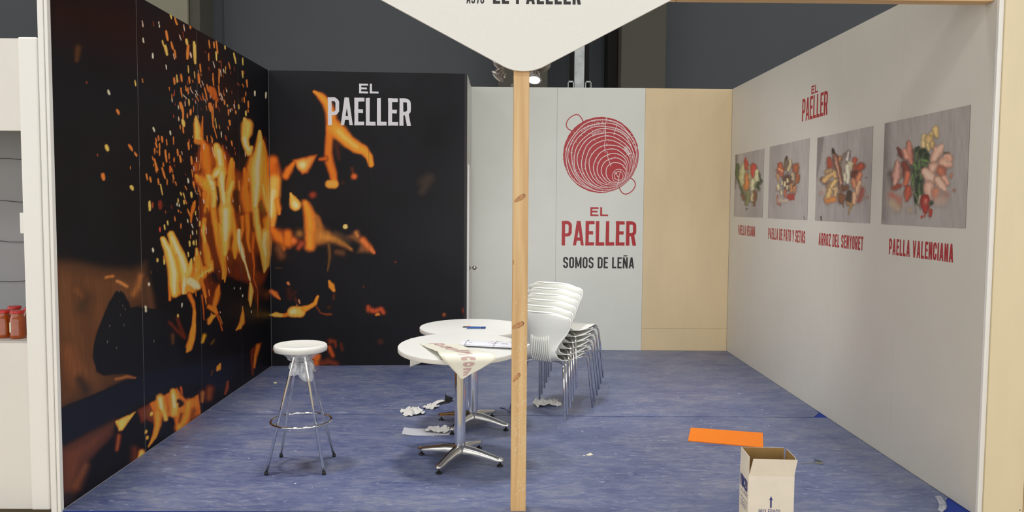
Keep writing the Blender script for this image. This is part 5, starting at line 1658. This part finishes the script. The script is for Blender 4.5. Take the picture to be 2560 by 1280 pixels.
def sheet_pt(s_, t, l=.0012):
    i = min(max(s_, 0), .9999) * (len(rows) - 1)
    k = int(i)
    a0, b0 = rows[k]
    a1, b1 = rows[k + 1]
    f_ = i - k
    a, b = a0.lerp(a1, f_), b0.lerp(b1, f_)
    n_ = (b1 - a0).cross(a1 - a0)
    n_.normalize()
    if n_.z < 0 and n_.y > 0: n_ = -n_
    if n_.z < -.3: n_ = -n_
    if abs(n_.z) < .5 and n_.y > 0: n_ = -n_
    q = a.lerp(b, t)
    return tuple(q + n_ * (l + .0012))


sl = MB()
x, cw_ = 0.0, .052
txt = 'elpaeller.com'
spans = {}
wid = [GW.get(c, 1) * 1.0 + .22 for c in txt]
tot = sum(wid)
acc = 0
for c, w_ in zip(txt, wid):
    s0, s1 = .27 + .68 * acc / tot, .27 + .68 * (acc + w_ - .22) / tot
    acc += w_
    for kind, pts in glyph(c, 1.0, .24 if c not in 'l.' else .5):
        if kind != 'l':
            continue
        den = []
        for a_, b_ in zip(pts[:-1], pts[1:]):
            m_ = max(1, int(math.hypot(a_[0] - b_[0], a_[1] - b_[1]) / .15))
            den += [(a_[0] + (b_[0] - a_[0]) * k / m_, a_[1] + (b_[1] - a_[1]) * k / m_) for k in range(m_)]
        den.append(pts[-1])
        v, f = ribbon(den, .24 if c not in 'l.' else .5)
        sl.add([sheet_pt(s0 + (s1 - s0) * a.x, .34 + .42 * a.y) for a in v], f)
sl.build('lettering', M['sheet_ink'], sheet)

# ---- rolled newspaper on the front table
news = thing('folded_newspaper', 'folded white newspaper lying on the front table against the post', 'newspaper', (-.10, 5.22, ztop(5.22) + .012), math.radians(-13))
M['news'] = mat('newsprint', srgb(228, 228, 236), .7)
M['news_ink'] = mat('newsprint_ink', srgb(64, 60, 84), .7)
nb = MB()
oval = [(-.06, 0), (-.055, .008), (-.02, .014), (.04, .011), (.065, .004), (.066, 0)]
nb.prism(oval, lambda a, b, w: (-.17 + w, a, b), .40)
nb.prism([(-.085, -.004), (.07, -.004), (.07, -.001), (-.085, -.001)], lambda a, b, w: (-.16 + w, a, b), .42)
nb.build('pages', M['news'], news)
for k in range(30):
    x0, yv = rg.uniform(-.16, .2), rg.choice([-.045, -.03, -.015, .0, .02])
    zz = .0152 if yv > -.03 else .0125
    w_ = rg.uniform(.008, .03)
    MB().add([(x0, yv, zz), (x0 + w_, yv, zz), (x0 + w_, yv + .004, zz + .0004), (x0, yv + .004, zz + .0004)], [(0, 1, 2, 3)]).build('print_line', M['news_ink'], news) if k < 18 else None
for x0 in (-.14, .05):
    MB().tube([(x0, -.086, -.003), (x0, -.063, .003), (x0, -.055, .0095), (x0, -.02, .0155), (x0, .04, .0125)], .0012, 5).build('band', M['news_ink'], news)

# ---- knife and marker on the rear table
zb = lambda y: .747 - .012 * (y - TB[1])
kf = thing('craft_knife', 'slim craft knife with orange slider on the rear table', 'knife', (-.232, 6.03, zb(6.03) + .004), math.radians(-4))
MB().box(-.075, .05, -.008, .008, -.003, .004, .002).build('handle', mat('black_plastic', srgb(40, 38, 40), .4), kf)
MB().box(.05, .078, -.006, .006, -.001, .001).build('blade', M['chrome_dull'], kf)
MB().box(-.048, -.020, -.005, .005, .0045, .008, .001).build('slider', M['orange'], kf)
MB().box(-.085, -.075, -.008, .008, -.003, .004, .002).build('end_cap', M['chair_rim'], kf)
mk = thing('marker_pen', 'blue marker pen beside the craft knife on the rear table', 'marker', (-.207, 5.965, zb(5.965) + .0085), math.radians(3))
MB().tube([(-.07, 0, 0), (.03, 0, 0)], .0075, 12).build('barrel', mat('blue_plastic', srgb(32, 84, 160), .35), mk, auto=40)
MB().tube([(.031, 0, 0), (.068, 0, 0), (.070, 0, 0)], [.0082, .008, .006], 12).build('cap', mat('dark_blue_plastic', srgb(26, 60, 130), .35), mk, auto=40)

# ================================================================== stacked chairs
prof = [(.238, .424, .175), (.236, .436, .192), (.215, .447, .204), (.15, .450, .214), (.06, .440, .216), (-.03, .428, .208), (-.10, .424, .188), (-.150, .430, .166), (-.184, .456, .146), (-.199, .500, .132),
        (-.207, .55, .138), (-.215, .60, .165), (-.224, .655, .205), (-.234, .71, .234), (-.244, .757, .246), (-.253, .795, .243), (-.259, .818, .228), (-.262, .830, .195)]


def shell_pt(i, u):
    y, z, hw_ = prof[i]
    back = min(max((z - .47) / .2, 0), 1) if y < -.1 else 0
    seat_ = 1 - back
    yy = y + back * .085 * u * u + (.006 * u * u if not back else 0)
    zz = z + seat_ * (.012 * u * u if y < .2 else -.012 * u ** 4)
    if z > .75:
        zz -= .035 * (z - .75) / .08 * u ** 4
    return Vector((hw_ * u, yy, zz))


nu_ = 17
bm = bmesh.new()
gv = [[bm.verts.new(shell_pt(i, -1 + 2 * j / (nu_ - 1))) for j in range(nu_)] for i in range(len(prof))]
for i in range(len(prof) - 1):
    for j in range(nu_ - 1):
        bm.faces.new((gv[i][j], gv[i][j + 1], gv[i + 1][j + 1], gv[i + 1][j]))
bmesh.ops.subdivide_edges(bm, edges=bm.edges[:], cuts=1, use_grid_fill=True, smooth=.6)
bmesh.ops.recalc_face_normals(bm, faces=bm.faces[:])
bmesh.ops.solidify(bm, geom=bm.faces[:], thickness=.005)
me_shell = bpy.data.meshes.new('shell')
bm.to_mesh(me_shell)
bm.free()
me_shell.polygons.foreach_set('use_smooth', [True] * len(me_shell.polygons))
me_shell.materials.append(M['chair'])

ch0 = thing('stacking_chair', 'x', 'chair', (0, 0, 0), 0, 'stack of white chairs')
so = bpy.data.objects.new('shell', me_shell)
COL.objects.link(so)
so.parent = ch0
loop = [shell_pt(i, -1) for i in range(9, len(prof))] + [shell_pt(len(prof) - 1, -1 + 2 * j / 20) for j in range(1, 20)] + [shell_pt(i, 1) for i in range(len(prof) - 1, 8, -1)]
MB().tube(loop, .0062, 8).build('rim', M['chair_rim'], ch0, smooth=True)
ribs = MB()
for k in range(10):
    x = -.078 + .0173 * k
    bow = (x / .078) ** 2
    pts = []
    for (y, z) in [(-.140, .421), (-.176, .438), (-.201, .495), (-.212, .55), (-.221, .60), (-.226, .628 + .016 * bow)]:
        back = min(max((z - .47) / .2, 0), 1)
        pts.append((x, y + back * .085 * (x / .15) ** 2 - .004, z))
    ribs.tube(pts, [.0035, .006, .0062, .0062, .006, .002], 8)
ribs.build('back_ribs', M['chair_rim'], ch0, smooth=True)
for s_ in (-1, 1):
    MB().tube([(s_ * .04, -.06, .419), (s_ * .12, -.09, .417), (s_ * .160, -.125, .412), (s_ * .180, -.150, .392), (s_ * .190, -.163, .36), (s_ * .25, -.25, .0)], .0085, 12).build('leg', M['chrome'], ch0, smooth=True)
    MB().tube([(s_ * .05, .04, .418), (s_ * .15, .10, .420), (s_ * .195, .135, .432), (s_ * .212, .160, .438), (s_ * .221, .185, .425), (s_ * .226, .198, .39), (s_ * .25, .25, .0)], .0085, 12).build('leg', M['chrome'], ch0, smooth=True)
    MB().tube([(s_ * .05, .04, .418), (s_ * .04, -.06, .419)], .0085, 10).build('side_rail', M['chrome_dull'], ch0, smooth=True)
MB().box(-.055, .055, -.06, .05, .410, .428, .004).build('seat_mount', M['chair'], ch0)


def copy_tree(o, parent=None):
    c = o.copy()
    COL.objects.link(c)
    c.parent = parent
    for q in list(o.children):
        copy_tree(q, c)
    return c


order = ['white plastic stacking chair, lowest of the stack with its ribbed back in full view', 'white plastic stacking chair, second from the bottom of the stack', 'white plastic stacking chair, third from the bottom of the stack',
         'white plastic stacking chair, fourth from the bottom of the stack', 'white plastic stacking chair, second from the top of the stack', 'white plastic stacking chair, topmost of the stack with its seat showing']
ca = -.547
fw = (-math.sin(ca), math.cos(ca))
jit = [0, -.004, .006, .002, .0, .003]
for k, lab in enumerate(order):
    c = ch0 if k == 0 else copy_tree(ch0)
    s_ = .040 * k + jit[k]
    c.location = (.388 + fw[0] * s_, 6.540 + fw[1] * s_, .0425 * k)
    c.rotation_euler = (0, 0, ca)
    c['label'] = lab

# ================================================================== cardboard box with open flaps
bx = thing('cardboard_box', 'open white cardboard box with upright flaps and blue print', 'box', (1.350, 4.095, -.03), math.radians(-3.0))
BW, BD, BH, T = .1135, .092, .342, .003
for nm, (x0, x1, y0, y1) in dict(front=(-BW, BW, -BD, -BD + T), back=(-BW, BW, BD - T, BD), left=(-BW, -BW + T, -BD + T, BD - T), right=(BW - T, BW, -BD + T, BD - T)).items():
    o = MB().box(x0, x1, y0, y1, 0, BH).build('side_panel', [M['box_white'], M['box_kraft']], bx)
    for pl in o.data.polygons:
        c = Vector(pl.center)
        inn = Vector((0, 0, c.z)) - Vector(((x0 + x1) / 2, (y0 + y1) / 2, c.z))
        if pl.normal.dot(inn) > .6 * inn.length and abs(pl.normal.z) < .5:
            pl.material_index = 1
MB().box(-BW + T, BW - T, -BD + T, BD - T, .002, .005).build('bottom_panel', M['box_kraft'], bx)


def flap(hinge, ax, length, ang, trim0, trim1, nrm):
    """a flap standing up from the rim, leaning by ang along nrm"""
    h, a, nn = Vector(hinge), Vector(ax), Vector(nrm)
    up = Vector((0, 0, 1)) * math.cos(ang) + nn * math.sin(ang)
    w = a.length
    ad = a / w
    p = [h, h + a, h + ad * (w - trim1) + up * length, h + ad * trim0 + up * length]
    th = (nn * math.cos(ang) - Vector((0, 0, 1)) * math.sin(ang)) * -T
    v = p + [q + th for q in p]
    o = mesh_obj('flap', v, [(0, 1, 2, 3), (7, 6, 5, 4), (0, 4, 5, 1), (1, 5, 6, 2), (2, 6, 7, 3), (3, 7, 4, 0)], [M['box_white'], M['box_kraft']], bx)
    o.data.polygons[1].material_index = 1
    o.data.polygons[0].material_index = 0
    return o


flap((-BW + .002, -BD, BH), (2 * BW - .004, 0, 0), .098, .30, .012, -.006, (0, -1, 0))
flap((BW - .002, BD, BH), (-2 * BW + .004, 0, 0), .094, -.06, .002, .002, (0, 1, 0))
flap((-BW, BD - .002, BH), (0, -2 * BD + .004, 0), .094, -.02, .002, .006, (-1, 0, 0))
flap((BW, -BD + .002, BH), (0, 2 * BD - .004, 0), .094, .06, .004, .022, (1, 0, 0))
fr = lambda a, b, l: (a, -BD - .0006 - l, b)
lf = lambda a, b, l: (-BW - .0006 - l, BD - a, b)
pm = MB()
pm.add([fr(.0 - .004, .150 + .03, 0), fr(.004, .150 + .03, 0), fr(.004, .205 + .02, 0), fr(-.004, .205 + .02, 0)], [(0, 1, 2, 3)])
pm.add([fr(-.010, .218, 0), fr(.0, .240, 0), fr(.010, .218, 0), fr(0, .223, 0)], [(0, 3, 1), (3, 2, 1)])
pm.build('arrow_print', M['blue_ink'], bx)
letters('MUY FRAGIL', .026, .112, lambda a, b, l: fr(-.060 + a, .147 + b, l), t=.13, cw=.55, gap=.16).build('lettering', M['blue_ink'], bx)
letters('VINCES', .062, .150, lambda a, b, l: lf(.014 + a, .245 + b, l), t=.26, cw=.62, gap=.06).build('lettering', M['blue_ink'], bx)
ln = MB()
for z0_, a0, a1 in [(.232, .10, .17), (.222, .03, .17), (.19, .02, .172), (.172, .03, .165), (.16, .03, .165), (.148, .03, .14)]:
    ln.add([lf(a0, z0_, 0), lf(a1, z0_, 0), lf(a1, z0_ + .003, 0), lf(a0, z0_ + .003, 0)], [(0, 1, 2, 3)])
ln.build('print_lines', M['blue_ink'], bx)

# ================================================================== orange board
ob = MB().prism([(1.305, 5.672), (1.790, 5.518), (1.900, 5.875), (1.401, 6.006)], lambda a, b, w: (a, b, .0005 + w), .006).build('foam_board', M['orange'])
tag(ob, 'flat orange foam board lying on the blue floor behind the box', 'board')


# ================================================================== litter on the floor
def crumple(name, label, loc, rz, sx, sy, hh, seed, m, n=11, cat='paper', group='litter on the floor', flat=0.0):
    r_ = random.Random(seed)
    ns = np.random.RandomState(seed)
    ox, oy = ns.rand(2) * 50
    v, f = [], []
    for i in range(n):
        for j in range(n):
            a, b = i / (n - 1) * 2 - 1, j / (n - 1) * 2 - 1
            edge = max(abs(a), abs(b))
            h = fbm(np.array([a * 2.2 + ox]), np.array([b * 2.2 + oy]), 4)[0]
            fold = abs(((a * 1.7 + b * .9 + seed) % 1) - .5) * 2
            z = hh * (max(0, h - .25) * 1.1 * (1 - .55 * edge ** 3) + .35 * fold * (1 - .5 * edge)) * (1 - flat * (a < .1))
            v.append((a * sx * (1 + r_.uniform(-.12, .12) - .12 * b * b) + r_.uniform(-.05, .05) * sx, b * sy * (1 + r_.uniform(-.15, .15)) + r_.uniform(-.06, .06) * sy, max(.0012, z + r_.uniform(-.1, .1) * hh)))
    for i in range(n - 1):
        for j in range(n - 1):
            k = i * n + j
            f += [(k, k + n, k + n + 1), (k, k + n + 1, k + 1)] if (i + j) % 2 else [(k, k + n, k + 1), (k + n, k + n + 1, k + 1)]
    zmin = min(q[2] for q in v)
    o = mesh_obj(name, [(q[0], q[1], q[2] - zmin + .0008) for q in v], f, m)
    o.location = loc
    o.rotation_euler = (0, 0, rz)
    md_ = o.modifiers.new('thickness', 'SOLIDIFY')
    md_.thickness = .0006
    md_.offset = 1
    return tag(o, label, cat, group)


crumple('crumpled_paper', 'crumpled white paper scrap on the floor left of the rear table', (-.725, 6.41, 0), .3, .085, .09, .07, 3, M['paper'])
crumple('crumpled_paper', 'smaller crumpled white paper joined beside the black scrap', (-.595, 6.575, 0), 1.1, .06, .05, .06, 8, M['paper'])
crumple('crumpled_paper', 'crumpled white tissue resting on the grey sheet beside the table foot', (-.475, 5.895, .003), -.2, .085, .06, .06, 5, M['paper'])
crumple('crumpled_paper', 'crumpled grey-white paper under the stacked chairs', (.355, 6.70, 0), .2, .11, .075, .085, 12, mat('dull_white_paper', srgb(206, 204, 200), .8))
fs = thing('paper_sheet', 'flat pale grey sheet of paper on the floor under the tables', 'paper', (-.57, 5.87, 0), 0, 'litter on the floor')
fv, ff = [], []
for i in range(9):
    for j in range(6):
        a, b = i / 8, j / 5
        x = -.165 + .35 * a
        y = -.075 + .05 * a * (1 - a) * -1.5 + b * (.15 + .05 * a)
        z = .0012 + (.022 * (1 - a * 4) if a < .25 else 0) * (b * .4 + .2) + .004 * abs(math.sin(5 * a + 3 * b)) * (b)
        fv.append((x, y, z))
for i in range(8):
    for j in range(5):
        ff.append((i * 6 + j, (i + 1) * 6 + j, (i + 1) * 6 + j + 1, i * 6 + j + 1))
MB().add(fv, ff).build('sheet', M['grey_paper'], fs, smooth=True)
bt = thing('torn_tape', 'torn strip of black and white tape curling on the floor', 'tape', (-.505, 6.765, 0), math.radians(48), 'litter on the floor')
M['black_tape'] = mat('black_tape', srgb(14, 14, 16), .3)
tp_ = []
for i in range(8):
    a = i / 7
    for w_ in (-.022, .022):
        tp_.append((-.12 + .17 * a, w_, .002 + .018 * math.sin(a * 3.1) + (.004 if w_ > 0 else 0)))
MB().add(tp_, [(2 * i, 2 * i + 2, 2 * i + 3, 2 * i + 1) for i in range(7)]).build('white_strip', M['paper'], bt)
MB().add([(-.10, -.04, .002), (.02, -.045, .004), (.09, -.03, .03), (.12, .02, .012), (.06, .03, .045), (.03, .012, .085), (.015, .0, .03), (-.02, -.02, .012)],
         [(0, 1, 7), (1, 2, 6), (1, 6, 7), (2, 3, 4), (2, 4, 6), (4, 5, 6)]).build('black_strip', M['black_tape'], bt)


def bit(name, label, loc, v, f, m, cat):
    o = mesh_obj(name, v, f, m)
    o.location = loc
    return tag(o, label, cat, 'litter on the floor')


cap_ = MB().lathe([(.013, .001), (.016, .003), (.016, .010), (.012, .013), (.004, .012), (.0, .011)], 16)
bit('plastic_cap', 'tiny cream plastic cap alone on the floor near the mural', (-2.109, 7.45, 0), cap_.v, cap_.f, mat('cream_plastic', srgb(226, 222, 190), .5), 'cap')
bit('paper_chip', 'small white paper chip on the open floor before the orange board', (.571, 5.335, 0), [(-.025, 0, .001), (.0, -.012, .001), (.028, .004, .002), (.012, .016, .012), (-.01, .012, .006)], [(0, 1, 4), (1, 2, 3), (1, 3, 4)], mat('yellowed_paper', srgb(222, 218, 196), .8), 'paper')
bit('tape_scrap', 'small twisted grey tape scrap on the floor beside the box', (2.03, 5.18, 0),
    [(-.10, -.006, .001), (-.10, .006, .001), (.0, -.008, .002), (.0, .004, .002), (.03, -.02, .004), (.045, -.005, .012), (.02, .05, .006), (.0, .06, .016), (.015, .075, .004)],
    [(0, 2, 3, 1), (2, 4, 5, 3), (5, 6, 3), (6, 7, 8), (5, 7, 6)], mat('grey_tape', srgb(112, 112, 104), .5), 'tape')
for (x, y, a, L_, lab) in [(.0, 6.55, -.9, .10, 'thin black strip on the floor by the post, longer one'), (.055, 6.46, .15, .055, 'short thin black strip on the floor touching the post edge')]:
    c_, s_ = math.cos(a), math.sin(a)
    q = MB().tube([(-L_ / 2 * c_, -L_ / 2 * s_, .003), (0, 0, .006), (L_ / 2 * c_, L_ / 2 * s_, .003)], .0026, 6)
    bit('black_strip', lab, (x, y, 0), q.v, q.f, M['black_tape'], 'strip')
chips = MB()
for k in range(26):
    x, y = rg.uniform(-2.2, 2.3), rg.uniform(4.4, 7.2)
    s_ = rg.uniform(.003, .008)
    chips.add([(x - s_, y, .0006), (x, y - s_ * .6, .0006), (x + s_ * 1.3, y + s_ * .2, .0006), (x, y + s_ * .7, .002)], [(0, 1, 2), (0, 2, 3)])
tag(chips.build('dust_specks', M['paper']), 'scattered white specks of dust over the blue floor film', 'litter', kind='stuff')
cb = MB().tube([(-4, 4.22, -.02), (-3.2, 4.25, -.02), (-2.75, 4.24, -.02), (-2.55, 4.25, -.02), (-2.44, 4.29, -.02)], .009, 8)
tag(cb.build('power_cable', M['dark_rubber'], smooth=True), 'dark cable on the hall floor along the foot of the cabinet', 'cable')
